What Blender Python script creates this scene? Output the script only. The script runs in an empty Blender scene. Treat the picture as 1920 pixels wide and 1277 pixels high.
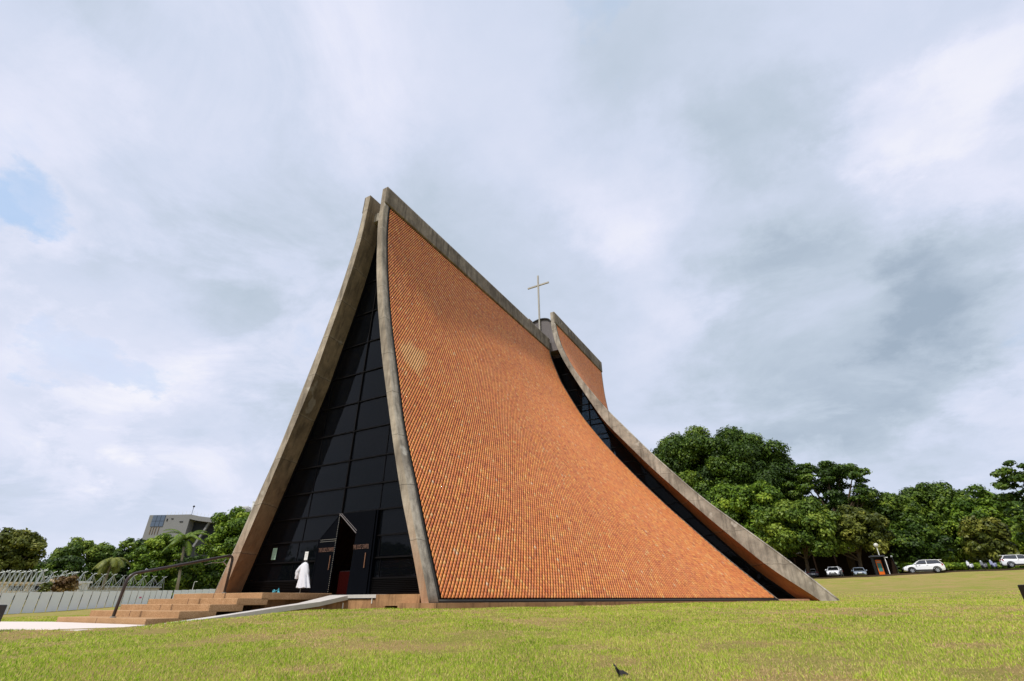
import bpy, math, random
import numpy as np
from mathutils import Vector, Matrix
random.seed(7); RNG = np.random.default_rng(7)
sc = bpy.context.scene
COL = sc.collection
PI = math.pi

# ------------------------------------------------------------------ camera
FPX = 906.6                                  # focal length in pixels of a 1920 px wide frame
PITCH, ROLL, YAW = 0.493412, -0.004071, -0.513297
CAM = np.array([15.5722, -12.9705, 0.0101])
cy, sy, cp, sp = math.cos(YAW), math.sin(YAW), math.cos(PITCH), math.sin(PITCH)
Fv = np.array([sy*cp, cy*cp, sp]); Rv = np.array([cy, -sy, 0.0]); Uv = np.cross(Rv, Fv)
cr, sr = math.cos(ROLL), math.sin(ROLL)
R2 = cr*Rv + sr*Uv; U2 = -sr*Rv + cr*Uv
cam_d = bpy.data.cameras.new('camera'); cam = bpy.data.objects.new('camera', cam_d); COL.objects.link(cam)
cam_d.sensor_width = 36.0; cam_d.lens = FPX/1920*36; cam_d.clip_end = 3000; cam_d.clip_start = 0.1
M = Matrix(((R2[0], U2[0], -Fv[0], CAM[0]), (R2[1], U2[1], -Fv[1], CAM[1]), (R2[2], U2[2], -Fv[2], CAM[2]), (0, 0, 0, 1)))
cam.matrix_world = M
sc.camera = cam

def ray(x, y):                               # direction of sight for a position in the survey photograph
    return Fv + (x-960)/FPX*R2 - (y-638.5)/FPX*U2
def at(x, y, d):                             # world point on that line of sight, d metres away over the ground
    r = ray(x, y); r = r/math.hypot(r[0], r[1]); return CAM + r*d

# ------------------------------------------------------------------ tagging
def tag(o, label=None, cat=None, group=None, kind=None):
    if label: o['label'] = label
    if cat: o['category'] = cat
    if group: o['group'] = group
    if kind: o['kind'] = kind
    return o
def empty(name, loc=(0, 0, 0), rz=0.0):
    o = bpy.data.objects.new(name, None); COL.objects.link(o); o.location = Vector(loc); o.rotation_euler = (0, 0, rz)
    o.empty_display_size = 0.2
    return o
def children(o): return [c for c in COL.objects if c.parent == o]
def copy_tree(o, parent=None):
    c = o.copy(); COL.objects.link(c)
    if parent: c.parent = parent
    for ch in children(o): copy_tree(ch, c)
    return c

# ------------------------------------------------------------------ mesh builder
class MB:
    def __init__(s): s.v = []; s.f = []
    def add(s, vs, fs):
        n = len(s.v); s.v += [tuple(map(float, v)) for v in vs]; s.f += [tuple(i+n for i in f) for f in fs]; return s
    def box(s, x0, x1, y0, y1, z0, z1):
        return s.add([(x0,y0,z0),(x1,y0,z0),(x1,y1,z0),(x0,y1,z0),(x0,y0,z1),(x1,y0,z1),(x1,y1,z1),(x0,y1,z1)],
              [(0,3,2,1),(4,5,6,7),(0,1,5,4),(1,2,6,5),(2,3,7,6),(3,0,4,7)])
    def bar(s, a, b, w, h=None, up=(0, 0, 1)):
        a = Vector(a); b = Vector(b); h = h or w
        d = (b-a).normalized(); u = Vector(up)
        if abs(d.dot(u)) > .98: u = Vector((0, 1, 0))
        sd = d.cross(u).normalized(); u = sd.cross(d)
        vs = []
        for p in (a, b):
            for i, j in ((-1,-1),(1,-1),(1,1),(-1,1)): vs.append(p+sd*(i*w/2)+u*(j*h/2))
        return s.add(vs, [(0,1,2,3),(7,6,5,4),(0,4,5,1),(1,5,6,2),(2,6,7,3),(3,7,4,0)])
    def tube(s, pts, r, n=8, cap=True):
        pts = [Vector(p) for p in pts]; rs = r if isinstance(r, (list, tuple)) else [r]*len(pts)
        vs = []; fs = []; prev = None
        for i, p in enumerate(pts):
            d = (pts[min(i+1, len(pts)-1)]-pts[max(i-1, 0)]).normalized()
            if prev is None:
                u = Vector((0, 0, 1)) if abs(d.z) < .9 else Vector((1, 0, 0)); a = d.cross(u).normalized()
            else: a = (prev - d*prev.dot(d)).normalized()
            prev = a; b = d.cross(a)
            for k in range(n):
                t = 2*PI*k/n; vs.append(p+(a*math.cos(t)+b*math.sin(t))*rs[i])
        for i in range(len(pts)-1):
            for k in range(n):
                fs.append((i*n+k, i*n+(k+1) % n, (i+1)*n+(k+1) % n, (i+1)*n+k))
        if cap: fs.append(tuple(range(n-1, -1, -1))); fs.append(tuple(range((len(pts)-1)*n, len(pts)*n)))
        return s.add(vs, fs)
    def prism(s, poly, axis, a, b):          # polygon in the plane normal to axis, extruded a..b
        n = len(poly); vs = []
        for c in (a, b):
            for p in poly:
                q = list(p); q.insert(axis, c); vs.append(q)
        return s.add(vs, [tuple(range(n)), tuple(range(2*n-1, n-1, -1))] + [(i, i+n, (i+1) % n+n, (i+1) % n) for i in range(n)])
    def ball(s, c, r, n=12, m=8, sc3=(1, 1, 1)):
        vs = [(c[0], c[1], c[2]-r*sc3[2])]; fs = []
        for j in range(1, m):
            t = PI*j/m
            for k in range(n):
                a = 2*PI*k/n; vs.append((c[0]+r*sc3[0]*math.sin(t)*math.cos(a), c[1]+r*sc3[1]*math.sin(t)*math.sin(a), c[2]-r*sc3[2]*math.cos(t)))
        vs.append((c[0], c[1], c[2]+r*sc3[2])); L = len(vs)-1
        for k in range(n): fs.append((0, 1+(k+1) % n, 1+k)); fs.append((L, L-n+k, L-n+(k+1) % n))
        for j in range(m-2):
            for k in range(n): a = 1+j*n; fs.append((a+k, a+(k+1) % n, a+n+(k+1) % n, a+n+k))
        return s.add(vs, fs)
    def build(s, name, mat, parent=None, smooth=False, bevel=0.0, loc=None):
        me = bpy.data.meshes.new(name); me.from_pydata(s.v, [], s.f); me.update()
        return link(name, me, mat, parent, smooth, bevel, loc)
def link(name, me, mat, parent=None, smooth=False, bevel=0.0, loc=None):
    if mat: me.materials.append(mat)
    if smooth: me.polygons.foreach_set('use_smooth', [True]*len(me.polygons))
    o = bpy.data.objects.new(name, me); COL.objects.link(o)
    if parent: o.parent = parent
    if loc is not None: o.location = Vector(loc)
    if bevel:
        m = o.modifiers.new('bevel', 'BEVEL'); m.width = bevel; m.segments = 2; m.limit_method = 'ANGLE'; m.angle_limit = 0.6
    return o
def np_mesh(name, V, Fq, mat, parent=None, tint=None, smooth=False):
    """V (n,3), Fq (m,k) faces of one size; tint = per vertex float attribute"""
    me = bpy.data.meshes.new(name); k = Fq.shape[1]
    me.vertices.add(len(V)); me.vertices.foreach_set('co', np.ascontiguousarray(V, dtype=np.float32).ravel())
    me.loops.add(Fq.size); me.loops.foreach_set('vertex_index', np.ascontiguousarray(Fq, dtype=np.int32).ravel())
    me.polygons.add(len(Fq)); me.polygons.foreach_set('loop_start', np.arange(0, Fq.size, k, dtype=np.int32))
    me.polygons.foreach_set('loop_total', np.full(len(Fq), k, dtype=np.int32))
    me.update(calc_edges=True)
    if tint is not None:
        a = me.attributes.new('tint', 'FLOAT', 'POINT'); a.data.foreach_set('value', np.ascontiguousarray(tint, dtype=np.float32))
    return link(name, me, mat, parent, smooth)

# ------------------------------------------------------------------ materials
def lin(r, g, b): return tuple((c/255/12.92 if c/255 <= .04045 else ((c/255+.055)/1.055)**2.4) for c in (r, g, b))+(1,)
class NT:
    def __init__(s, name):
        s.m = bpy.data.materials.new(name); s.m.use_nodes = True; s.t = s.m.node_tree; s.t.nodes.clear()
        s.out = s.n('ShaderNodeOutputMaterial')
    def n(s, typ, **kw):
        nd = s.t.nodes.new(typ)
        for k, v in kw.items(): setattr(nd, k, v)
        return nd
    def l(s, a, b): s.t.links.new(a, b)
def setin(nd, **kw):
    for k, v in kw.items(): nd.inputs[k.replace('_', ' ')].default_value = v
def noise(t, vec, scale, detail=4, rough=.6, out=0):
    nd = t.n('ShaderNodeTexNoise'); setin(nd, Scale=scale, Detail=detail, Roughness=rough)
    if vec is not None: t.l(vec, nd.inputs['Vector'])
    return nd.outputs[out]
def ramp(t, fac, stops):
    nd = t.n('ShaderNodeValToRGB'); el = nd.color_ramp.elements
    while len(el) < len(stops): el.new(0.5)
    for e, (p, c) in zip(el, stops): e.position = p; e.color = c if len(c) == 4 else tuple(c)+(1,)
    t.l(fac, nd.inputs[0]); return nd.outputs[0]
def g(v): return (v, v, v, 1)
def mixc(t, fac, a, b, mode='MIX'):
    nd = t.n('ShaderNodeMix', data_type='RGBA', blend_type=mode)
    for i, x in ((6, a), (7, b)):
        if isinstance(x, tuple): nd.inputs[i].default_value = x
        else: t.l(x, nd.inputs[i])
    if isinstance(fac, (int, float)): nd.inputs[0].default_value = fac
    else: t.l(fac, nd.inputs[0])
    return nd.outputs[2]
def math_(t, op, a, b=None, clamp=False):
    nd = t.n('ShaderNodeMath', operation=op, use_clamp=clamp)
    for i, x in ((0, a), (1, b)):
        if x is None: continue
        if isinstance(x, (int, float)): nd.inputs[i].default_value = x
        else: t.l(x, nd.inputs[i])
    return nd.outputs[0]
def principled(t, color, rough=.8, spec=.3, metal=0.0, bump=None, bstr=.2, bdist=.02):
    b = t.n('ShaderNodeBsdfPrincipled')
    if isinstance(color, tuple): b.inputs['Base Color'].default_value = color
    else: t.l(color, b.inputs['Base Color'])
    if isinstance(rough, (int, float)): b.inputs['Roughness'].default_value = rough
    else: t.l(rough, b.inputs['Roughness'])
    b.inputs['Specular IOR Level'].default_value = spec; b.inputs['Metallic'].default_value = metal
    if bump is not None:
        bn = t.n('ShaderNodeBump'); bn.inputs['Strength'].default_value = bstr; bn.inputs['Distance'].default_value = bdist
        t.l(bump, bn.inputs['Height']); t.l(bn.outputs[0], b.inputs['Normal'])
    t.l(b.outputs[0], t.out.inputs[0]); return b
def objvec(t): return t.n('ShaderNodeTexCoord').outputs['Object']
def simple(name, col, rough=.6, spec=.4, metal=0.0, var=.12, scale=6.0, bstr=.0, coat=0.0):
    t = NT(name); v = objvec(t); nz = noise(t, v, scale, 5, .65)
    c = mixc(t, nz, tuple(x*(1-var) for x in col[:3])+(1,), tuple(min(1, x*(1+var)) for x in col[:3])+(1,))
    r = math_(t, 'ADD', math_(t, 'MULTIPLY', nz, .12), rough-.06, True)
    b = principled(t, c, r, spec, metal, nz if bstr else None, bstr)
    if coat: b.inputs['Coat Weight'].default_value = coat; b.inputs['Coat Roughness'].default_value = .05
    return t.m

def mat_concrete(name, c0, c1, stain, joints=True, white=.6, warm=None, wz=3.0):
    t = NT(name); v = objvec(t)
    big = noise(t, v, .55, 5, .6); med = noise(t, v, 2.6, 8, .72); fine = noise(t, v, 34, 6, .7)
    c = ramp(t, med, [(.25, c0), (.72, c1)])
    c = mixc(t, ramp(t, big, [(.44, g(0)), (.62, g(.75))]), c, stain)
    # run-off streaks, stretched along z
    mp = t.n('ShaderNodeMapping'); mp.inputs['Scale'].default_value = (2.2, 2.2, .22); t.l(v, mp.inputs[0])
    st = noise(t, mp.outputs[0], 1.6, 6, .7)
    c = mixc(t, ramp(t, st, [(.48, g(0)), (.66, g(.75))]), c, tuple(x*.55 for x in stain[:3])+(1,))
    # pale patches of repair mortar
    sp_ = noise(t, v, 1.15, 3, .5)
    c = mixc(t, ramp(t, sp_, [(.66, g(0)), (.72, g(white))]), c, lin(196, 190, 178))
    if warm:
        xyz = t.n('ShaderNodeSeparateXYZ'); t.l(v, xyz.inputs[0])
        mr = t.n('ShaderNodeMapRange'); setin(mr, **{'From Min': wz, 'From Max': 0.0, 'To Min': 0.0, 'To Max': .75}); t.l(xyz.outputs[2], mr.inputs['Value'])
        c = mixc(t, math_(t, 'MULTIPLY', mr.outputs[0], ramp(t, med, [(.2, g(.35)), (.7, g(1))])), c, warm)
    if joints:
        xyz = t.n('ShaderNodeSeparateXYZ'); t.l(v, xyz.inputs[0])
        zz = math_(t, 'ADD', xyz.outputs[2], math_(t, 'MULTIPLY', noise(t, v, 1.1, 4, .6), .22))
        fr = math_(t, 'FRACT', math_(t, 'DIVIDE', zz, 1.83))
        ln = math_(t, 'LESS_THAN', fr, .012)
        pale = ramp(t, fr, [(0, g(.45)), (.07, g(0)), (1, g(0))])
        c = mixc(t, math_(t, 'MULTIPLY', pale, ramp(t, med, [(.4, g(0)), (.6, g(1))])), c, lin(190, 182, 166))
        c = mixc(t, math_(t, 'MULTIPLY', ln, .7), c, lin(60, 52, 44))
    c = mixc(t, ramp(t, fine, [(.3, g(.28)), (.6, g(0))]), c, lin(70, 62, 52))
    principled(t, c, .88, .2, 0, mixc(t, .5, med, fine), .35, .03)
    return t.m
M_conc = mat_concrete('weathered_concrete', lin(146, 138, 126), lin(196, 186, 170), lin(118, 110, 100), white=.8)
M_band = mat_concrete('ridge_concrete', lin(108, 100, 90), lin(154, 144, 130), lin(88, 80, 71), joints=False, white=.3)
M_leg = mat_concrete('warm_foot_concrete', lin(148, 136, 120), lin(202, 188, 168), lin(124, 113, 100), warm=lin(190, 132, 90))  # orange-brown towards the base
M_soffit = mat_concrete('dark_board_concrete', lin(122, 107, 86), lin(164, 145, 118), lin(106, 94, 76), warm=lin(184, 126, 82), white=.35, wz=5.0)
M_soffit2 = mat_concrete('warm_lit_soffit', lin(140, 104, 74), lin(178, 130, 92), lin(120, 86, 60), warm=lin(188, 120, 72), wz=15.0, white=.2)  # warm light on the rear soffit is put into this colour
M_plinth = mat_concrete('plinth_concrete', lin(160, 120, 84), lin(196, 150, 108), lin(134, 100, 70), joints=False, white=.1)

def mat_tiles():
    t = NT('glazed_diamond_tile'); v = objvec(t)
    a = t.n('ShaderNodeAttribute', attribute_name='tint')
    c = ramp(t, a.outputs['Fac'], [(0, lin(176, 84, 38)), (.2, lin(204, 106, 46)), (.4, lin(222, 124, 54)), (.6, lin(232, 140, 58)), (.8, lin(240, 162, 70)), (.93, lin(240, 180, 100)), (1, lin(228, 186, 146))])
    big = noise(t, v, .42, 5, .62); med = noise(t, v, 1.7, 6, .7)
    c = mixc(t, ramp(t, med, [(.35, g(0)), (.75, g(.18))]), c, lin(226, 160, 100))
    c = mixc(t, ramp(t, big, [(.42, g(0)), (.8, g(.22))]), c, lin(190, 112, 66))
    # lime bloom patch part way up the front of the wall
    vd = t.n('ShaderNodeVectorMath', operation='DISTANCE'); wv = t.n('ShaderNodeMixRGB')
    vn = t.n('ShaderNodeVectorMath', operation='SUBTRACT'); vn.inputs[1].default_value = (.5, .5, .5); t.l(noise(t, v, 1.0, 4, .6, 1), vn.inputs[0])
    vs = t.n('ShaderNodeVectorMath', operation='MULTIPLY_ADD'); vs.inputs[1].default_value = (1.6, 1.6, 1.6); t.l(vn.outputs[0], vs.inputs[0]); t.l(v, vs.inputs[2])
    t.l(vs.outputs[0], vd.inputs[0]); vd.inputs[1].default_value = (2.4, 1.45, 9.4)
    c = mixc(t, ramp(t, vd.outputs['Value'], [(.6, g(.8)), (1.0, g(0))]), c, lin(240, 184, 116))
    # random brown mottling over the whole wall
    mott = noise(t, v, 4.2, 9, .72)
    c = mixc(t, ramp(t, mott, [(.50, g(0)), (.68, g(.55))]), c, lin(150, 84, 50))
    mp = t.n('ShaderNodeMapping'); mp.inputs['Scale'].default_value = (1.6, 1.1, .16); t.l(v, mp.inputs[0])
    c = mixc(t, ramp(t, noise(t, mp.outputs[0], 1.5, 7, .7), [(.52, g(0)), (.70, g(.20))]), c, lin(236, 184, 130))
    fine = noise(t, v, 60, 3, .6)
    c = mixc(t, ramp(t, fine, [(.3, g(.25)), (.6, g(0))]), c, lin(120, 60, 36))
    hs = t.n('ShaderNodeHueSaturation'); hs.inputs['Hue'].default_value = .499; hs.inputs['Saturation'].default_value = .965; hs.inputs['Value'].default_value = .95; t.l(c, hs.inputs['Color'])
    b = principled(t, hs.outputs[0], .58, .4, 0, fine, .15, .01)
    return t.m
M_tile = mat_tiles()
M_mortar = simple('dark_mortar', lin(30, 18, 12), .9, .1, var=.3, scale=8)  # joint colour, near-black to carry the shadow lines of the tile laps
M_metal_dark = simple('black_painted_steel', lin(30, 30, 32), .45, .4, .0, var=.2)
M_channel = simple('blackened_channel', lin(44, 42, 38), .6, .3)
M_mull = simple('dark_mullion_paint', lin(18, 16, 17), .6, .08, var=.15)
M_door = simple('blue_black_door_paint', lin(6, 8, 14), .7, .04, var=.3, scale=3)
M_copper = simple('copper_lettering', lin(124, 94, 80), .5, .3)
M_bronze = simple('bronze_pull', lin(176, 128, 100), .3, .5, .6)
M_stud = simple('brass_stud', lin(190, 184, 170), .3, .5, .6)
M_white = simple('white_paint', lin(226, 226, 222), .5, .4, var=.05)
M_steelrod = simple('pale_bronze_metal', lin(160, 154, 142), .35, .5, .3, var=.12)
M_greyclad = simple('grey_ribbed_cladding', lin(112, 106, 106), .7, .3, var=.12, scale=3)
M_carpet = simple('red_carpet', lin(120, 24, 20), .95, .1)
M_wood = simple('varnished_wood', lin(150, 84, 44), .4, .4, var=.35, scale=5)
M_interior = simple('board_concrete_interior', lin(96, 88, 76), .9, .1)

def mat_glass(name, tr, tint, rough=.02):
    t = NT(name); v = objvec(t)
    gl = t.n('ShaderNodeBsdfPrincipled'); gl.inputs['Base Color'].default_value = (.004, .005, .007, 1)
    gl.inputs['Roughness'].default_value = rough; gl.inputs['IOR'].default_value = 1.4; gl.inputs['Specular IOR Level'].default_value = .28
    bn = t.n('ShaderNodeBump'); bn.inputs['Strength'].default_value = .04; bn.inputs['Distance'].default_value = .02
    t.l(noise(t, v, .8, 2, .5), bn.inputs['Height']); t.l(bn.outputs[0], gl.inputs['Normal'])
    tp = t.n('ShaderNodeBsdfTransparent'); tp.inputs[0].default_value = tint
    mx = t.n('ShaderNodeMixShader'); mx.inputs[0].default_value = tr
    t.l(gl.outputs[0], mx.inputs[1]); t.l(tp.outputs[0], mx.inputs[2]); t.l(mx.outputs[0], t.out.inputs[0])
    return t.m
M_glass = mat_glass('tinted_facade_glass', .38, (.7, .7, .7, 1))
M_glass2 = mat_glass('tinted_slot_glass', .62, (.62, .68, .72, 1))

def mat_steps():
    t = NT('exposed_aggregate'); v = objvec(t)
    n1 = noise(t, v, 45, 5, .75); n2 = noise(t, v, 1.8, 5, .6)
    c = ramp(t, n1, [(.3, lin(122, 94, 64)), (.5, lin(176, 138, 100)), (.7, lin(210, 180, 144))])
    c = mixc(t, ramp(t, n2, [(.4, g(0)), (.65, g(.45))]), c, lin(148, 114, 80))
    principled(t, c, .92, .15, 0, n1, .5, .01); return t.m
M_step = mat_steps()

# ------------------------------------------------------------------ world, sun
w = bpy.data.worlds.new('World'); sc.world = w; w.use_nodes = True
class WT(NT):
    def __init__(s, tree): s.t = tree; tree.nodes.clear(); s.out = s.n('ShaderNodeOutputWorld')
t = WT(w.node_tree)
SUN_DIR = Vector((-0.13, -0.52, 0.82)).normalized()        # towards the sun
elev = math.asin(SUN_DIR.z); azim = math.atan2(SUN_DIR.x, SUN_DIR.y)
sky = t.n('ShaderNodeTexSky', sky_type='NISHITA'); sky.sun_disc = False; sky.sun_elevation = elev; sky.sun_rotation = azim
sky.air_density = 1.0; sky.dust_density = .6; sky.ozone_density = 1.5
d = t.n('ShaderNodeTexCoord').outputs['Generated']
sep = t.n('ShaderNodeSeparateXYZ'); t.l(d, sep.inputs[0])
den = math_(t, 'ADD', math_(t, 'MAXIMUM', sep.outputs[2], 0.0), .28)
flat = t.n('ShaderNodeCombineXYZ'); t.l(math_(t, 'DIVIDE', sep.outputs[0], den), flat.inputs[0]); t.l(math_(t, 'DIVIDE', sep.outputs[1], den), flat.inputs[1])
# warp direction with noise so patch outlines are ragged
wn = t.n('ShaderNodeVectorMath', operation='SUBTRACT'); wn.inputs[1].default_value = (.5, .5, .5); t.l(noise(t, flat.outputs[0], 1.9, 12, .64, 1), wn.inputs[0])
wd = t.n('ShaderNodeVectorMath', operation='MULTIPLY_ADD'); wd.inputs[1].default_value = (.5, .5, .5); t.l(wn.outputs[0], wd.inputs[0]); t.l(d, wd.inputs[2])
wnm = t.n('ShaderNodeVectorMath', operation='NORMALIZE'); t.l(wd.outputs[0], wnm.inputs[0])
def patch(px, py, rpx, amp):
    b = Vector(ray(px, py)).normalized(); b2 = Vector(ray(px+rpx, py)).normalized()
    dot = t.n('ShaderNodeVectorMath', operation='DOT_PRODUCT'); t.l(wnm.outputs[0], dot.inputs[0]); dot.inputs[1].default_value = b
    mr = t.n('ShaderNodeMapRange', interpolation_type='SMOOTHERSTEP'); t.l(dot.outputs['Value'], mr.inputs['Value'])
    setin(mr, **{'From Min': b.dot(b2), 'From Max': 1.0, 'To Min': 0.0, 'To Max': amp*.72}); return mr.outputs[0]
low = noise(t, flat.outputs[0], .8, 3, .5)
base = math_(t, 'MULTIPLY', math_(t, 'SUBTRACT', noise(t, flat.outputs[0], 1.15, 12, .60), .5), .88)
nb = t.n('ShaderNodeTexNoise'); setin(nb, Scale=2.3, Detail=12, Roughness=.62, Distortion=.5); t.l(flat.outputs[0], nb.inputs['Vector'])
puff = ramp(t, nb.outputs[0], [(.47, g(0)), (.60, g(1))])
fine = math_(t, 'MULTIPLY', math_(t, 'MULTIPLY', puff, ramp(t, low, [(.40, g(0)), (.62, g(1))])), .26)
val = math_(t, 'ADD', math_(t, 'ADD', base, fine), .55)
for a in ((420, 260, 420, -.26), (760, 560, 420, -.34), (60, 130, 260, .25), (1400, 330, 330, -.32), (1250, 160, 330, -.18), (1700, 230, 260, .34), (1560, 360, 200, .20), (1180, 330, 210, .28), (1250, 420, 240, .20),
          (1500, 650, 460, -.42), (1830, 610, 330, -.42), (1750, 420, 260, .12), (150, 640, 280, .10), (240, 830, 130, .26), (340, 930, 300, .12), (850, 160, 300, .12), (1480, 800, 380, -.10), (1250, 640, 160, .1), (1900, 760, 220, .15), (1850, 120, 240, .2), (950, 420, 220, .12)):
    val = math_(t, 'ADD', val, patch(*a))
ccol = ramp(t, math_(t, 'ADD', val, 0, True), [(0, lin(162, 178, 196)), (.3, lin(192, 205, 221)), (.55, lin(211, 220, 240)), (.78, lin(228, 232, 250)), (1, lin(245, 245, 254))])
blue = None
for a in ((10, 375, 140, .95), (200, 708, 110, .7), (1110, 50, 110, .8), (-80, 430, 150, .7)):
    p_ = patch(*a); blue = p_ if blue is None else math_(t, 'ADD', blue, p_)
blue = ramp(t, math_(t, 'ADD', math_(t, 'MULTIPLY', blue, .85), math_(t, 'MULTIPLY', math_(t, 'SUBTRACT', nb.outputs[0], .5), 2.2)), [(.25, g(0)), (1.25 - .25, g(1))]); ccol = mixc(t, math_(t, 'MULTIPLY', blue, .5), ccol, lin(158, 206, 252)); blue = math_(t, 'ADD', math_(t, 'MULTIPLY', blue, .12), .02)
bg1 = t.n('ShaderNodeBackground'); t.l(sky.outputs[0], bg1.inputs[0]); bg1.inputs[1].default_value = .15
bg2 = t.n('ShaderNodeBackground'); t.l(ccol, bg2.inputs[0]); bg2.inputs[1].default_value = 1.0
mx = t.n('ShaderNodeMixShader'); t.l(math_(t, 'SUBTRACT', 1.0, blue, True), mx.inputs[0]); t.l(bg1.outputs[0], mx.inputs[1]); t.l(bg2.outputs[0], mx.inputs[2])
t.l(mx.outputs[0], t.out.inputs[0])
sd = bpy.data.lights.new('sun', 'SUN'); sd.energy = 3.6; sd.angle = math.radians(2.5); sd.color = (1, .955, .88)
so = bpy.data.objects.new('sun', sd); COL.objects.link(so); so.rotation_euler = SUN_DIR.to_track_quat('Z', 'Y').to_euler(); so.location = (0, -30, 60)
sc.view_settings.view_transform = 'Standard'; sc.view_settings.look = 'None'; sc.view_settings.exposure = 0.0; sc.view_settings.gamma = 1.0

# ------------------------------------------------------------------ terrain
CP = [(15.6,-13,-.86),(9,-10.6,-.70),(12,-7,-.62),(17,-6.5,-.66),(22,-14,-.9),(2.4,-7.3,-.545),(-.4,-7.8,-.545),(-5,-9.2,-.55),(3.2,-6.2,-.51),(1.95,-5.4,-.49),(1.0,-5.8,-.55),(-1,-6.4,-.66),(-4,-6.6,-.66),(.8,-6.5,-.62),(1.95,-3.5,-.36),(2,-1.5,-.24),(2.6,.2,-.25),(5.6,-.4,-.20),
      (9.8,9.5,-.13),(14,19.2,-.09),(17,19.6,-.07),(13,2,-.28),(20,10,-.16),(27,2,-.3),(22,26,-.02),(34,22,.05),(18,34,.25),(26,45,.8),(44,40,.7),(30,60,1.7),(20,70,2.25),(-5,-7,-.60),(-6,-4.5,-.60),(-9,-14,-.66),(4,-14,-.75),(-12,-6,-.66),(-7,2,-.62),
      (-3,2,-.45),(0,10,-.3),(-14,10,-.7),(-30,0,-.9),(-58,11,-1.1),(-64,21,-.85),(-72,29,-.5),(-80,37,-.3),(-95,55,.1),(-20,30,-.2),(-14,24,-.1),(-10,60,1.0),(-50,60,.6),(8,40,.4),(0,-40,-1.2),(40,-30,-1.0),(-60,-30,-1.5)]
for x, y, dd in ((1500,1087.5,99),(1536,1085,97),(1646,1080.3,88),(1719,1076,88),(1793,1072.3,92),(1920,1068,99),(2050,1064,106)):
    q = at(x, y, dd); CP.append(tuple(q)); CURB = globals().get('CURB', []) + [q]
ROADZ = []
for q in CURB:
    o = q - CAM; o = o/np.hypot(o[0], o[1])
    for k in (12, 40, 90, 160): r = q + o*k; CP.append((r[0], r[1], q[2]+.03*k*(k > 12)))
CP = np.array(CP, float)
for ang in range(0, 360, 30):
    a = math.radians(ang); p3 = np.array([[300*math.cos(a), 300*math.sin(a), 3.0 if math.sin(a) > -.3 else -2]]); CP = np.vstack([CP, p3])
def Ker(r): return r
def fitrbf(P):
    n = len(P); D = np.hypot(P[:, None, 0]-P[None, :, 0], P[:, None, 1]-P[None, :, 1])
    A = np.zeros((n+3, n+3)); A[:n, :n] = -Ker(D) - np.eye(n)*.6; A[:n, n] = 1; A[:n, n+1:n+3] = P[:, :2]; A[n:, :n] = A[:n, n:].T
    return np.linalg.solve(A, np.concatenate([P[:, 2], np.zeros(3)]))
WT_ = fitrbf(CP)
def gz(x, y):
    x = np.asarray(x, float); y = np.asarray(y, float); sh = x.shape; X = x.ravel(); Y = y.ravel()
    D = np.sqrt((X[:, None]-CP[None, :, 0])**2 + (Y[:, None]-CP[None, :, 1])**2 + .25)
    z = -D @ WT_[:-3] + WT_[-3] + WT_[-2]*X + WT_[-1]*Y
    return z.reshape(sh)
def gz1(x, y): return float(gz(np.array([x]), np.array([y]))[0])

def mat_lawn():
    t = NT('mown_lawn'); v = objvec(t)
    n0 = noise(t, v, .09, 4, .6); n1 = noise(t, v, .55, 6, .65); n2 = noise(t, v, 3.5, 6, .7); n3 = noise(t, v, 26, 4, .7); n4 = noise(t, v, 110, 3, .7)
    c = ramp(t, n3, [(.25, lin(96, 102, 38)), (.5, lin(138, 144, 56)), (.75, lin(170, 164, 82))])  # ramp kept dark: shade between blades is put into the ground colour
    c = mixc(t, ramp(t, n1, [(.46, g(0)), (.58, g(.85))]), c, lin(170, 144, 94))
    c = mixc(t, ramp(t, n2, [(.54, g(0)), (.68, g(.75))]), c, lin(180, 150, 112))
    c = mixc(t, ramp(t, n0, [(.42, g(0)), (.6, g(.35))]), c, lin(166, 138, 96))
    c = mixc(t, ramp(t, n4, [(.35, g(.5)), (.6, g(0))]), c, lin(92, 92, 42))
    principled(t, c, .95, .1, 0, mixc(t, .5, n3, n4), .9, .05); return t.m
M_lawn = mat_lawn()
def mat_blade():
    t = NT('grass_blade'); a = t.n('ShaderNodeAttribute', attribute_name='tint')
    c = ramp(t, a.outputs['Fac'], [(0, lin(92, 130, 24)), (.25, lin(148, 182, 42)), (.48, lin(192, 212, 74)), (.62, lin(214, 214, 116)), (.8, lin(214, 184, 134)), (1, lin(226, 192, 152))])
    b = t.n('ShaderNodeBsdfDiffuse'); t.l(c, b.inputs[0])
    tr = t.n('ShaderNodeBsdfTranslucent'); t.l(c, tr.inputs[0])
    m = t.n('ShaderNodeMixShader'); m.inputs[0].default_value = .35; t.l(b.outputs[0], m.inputs[1]); t.l(tr.outputs[0], m.inputs[2]); t.l(m.outputs[0], t.out.inputs[0]); return t.m
M_blade = mat_blade()

# one ground sheet: fine near the chapel, coarse far out
def axis(lo, hi, c0, c1, st):
    a = list(np.arange(c0, c1+.01, st)); x = c1; s = st
    while x < hi: s *= 1.16; x += s; a.append(x)
    x = c0; s = st
    while x > lo: s *= 1.16; x -= s; a.insert(0, x)
    return np.array(a)
gx = axis(-900, 900, -14, 34, .8); gy = axis(-900, 1200, -18, 44, .8)
XX, YY = np.meshgrid(gx, gy); ZZ = np.vstack([gz(XX[i], YY[i])[None] for i in range(len(gy))])
far = np.clip((np.hypot(XX, YY)-320)/300, 0, 1); ZZ = np.clip(ZZ, -6, 9)*(1-far) + 2.0*far
ZZ += .02*np.sin(XX*1.3+.5*YY)*np.sin(YY*1.1-.4*XX)
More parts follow.
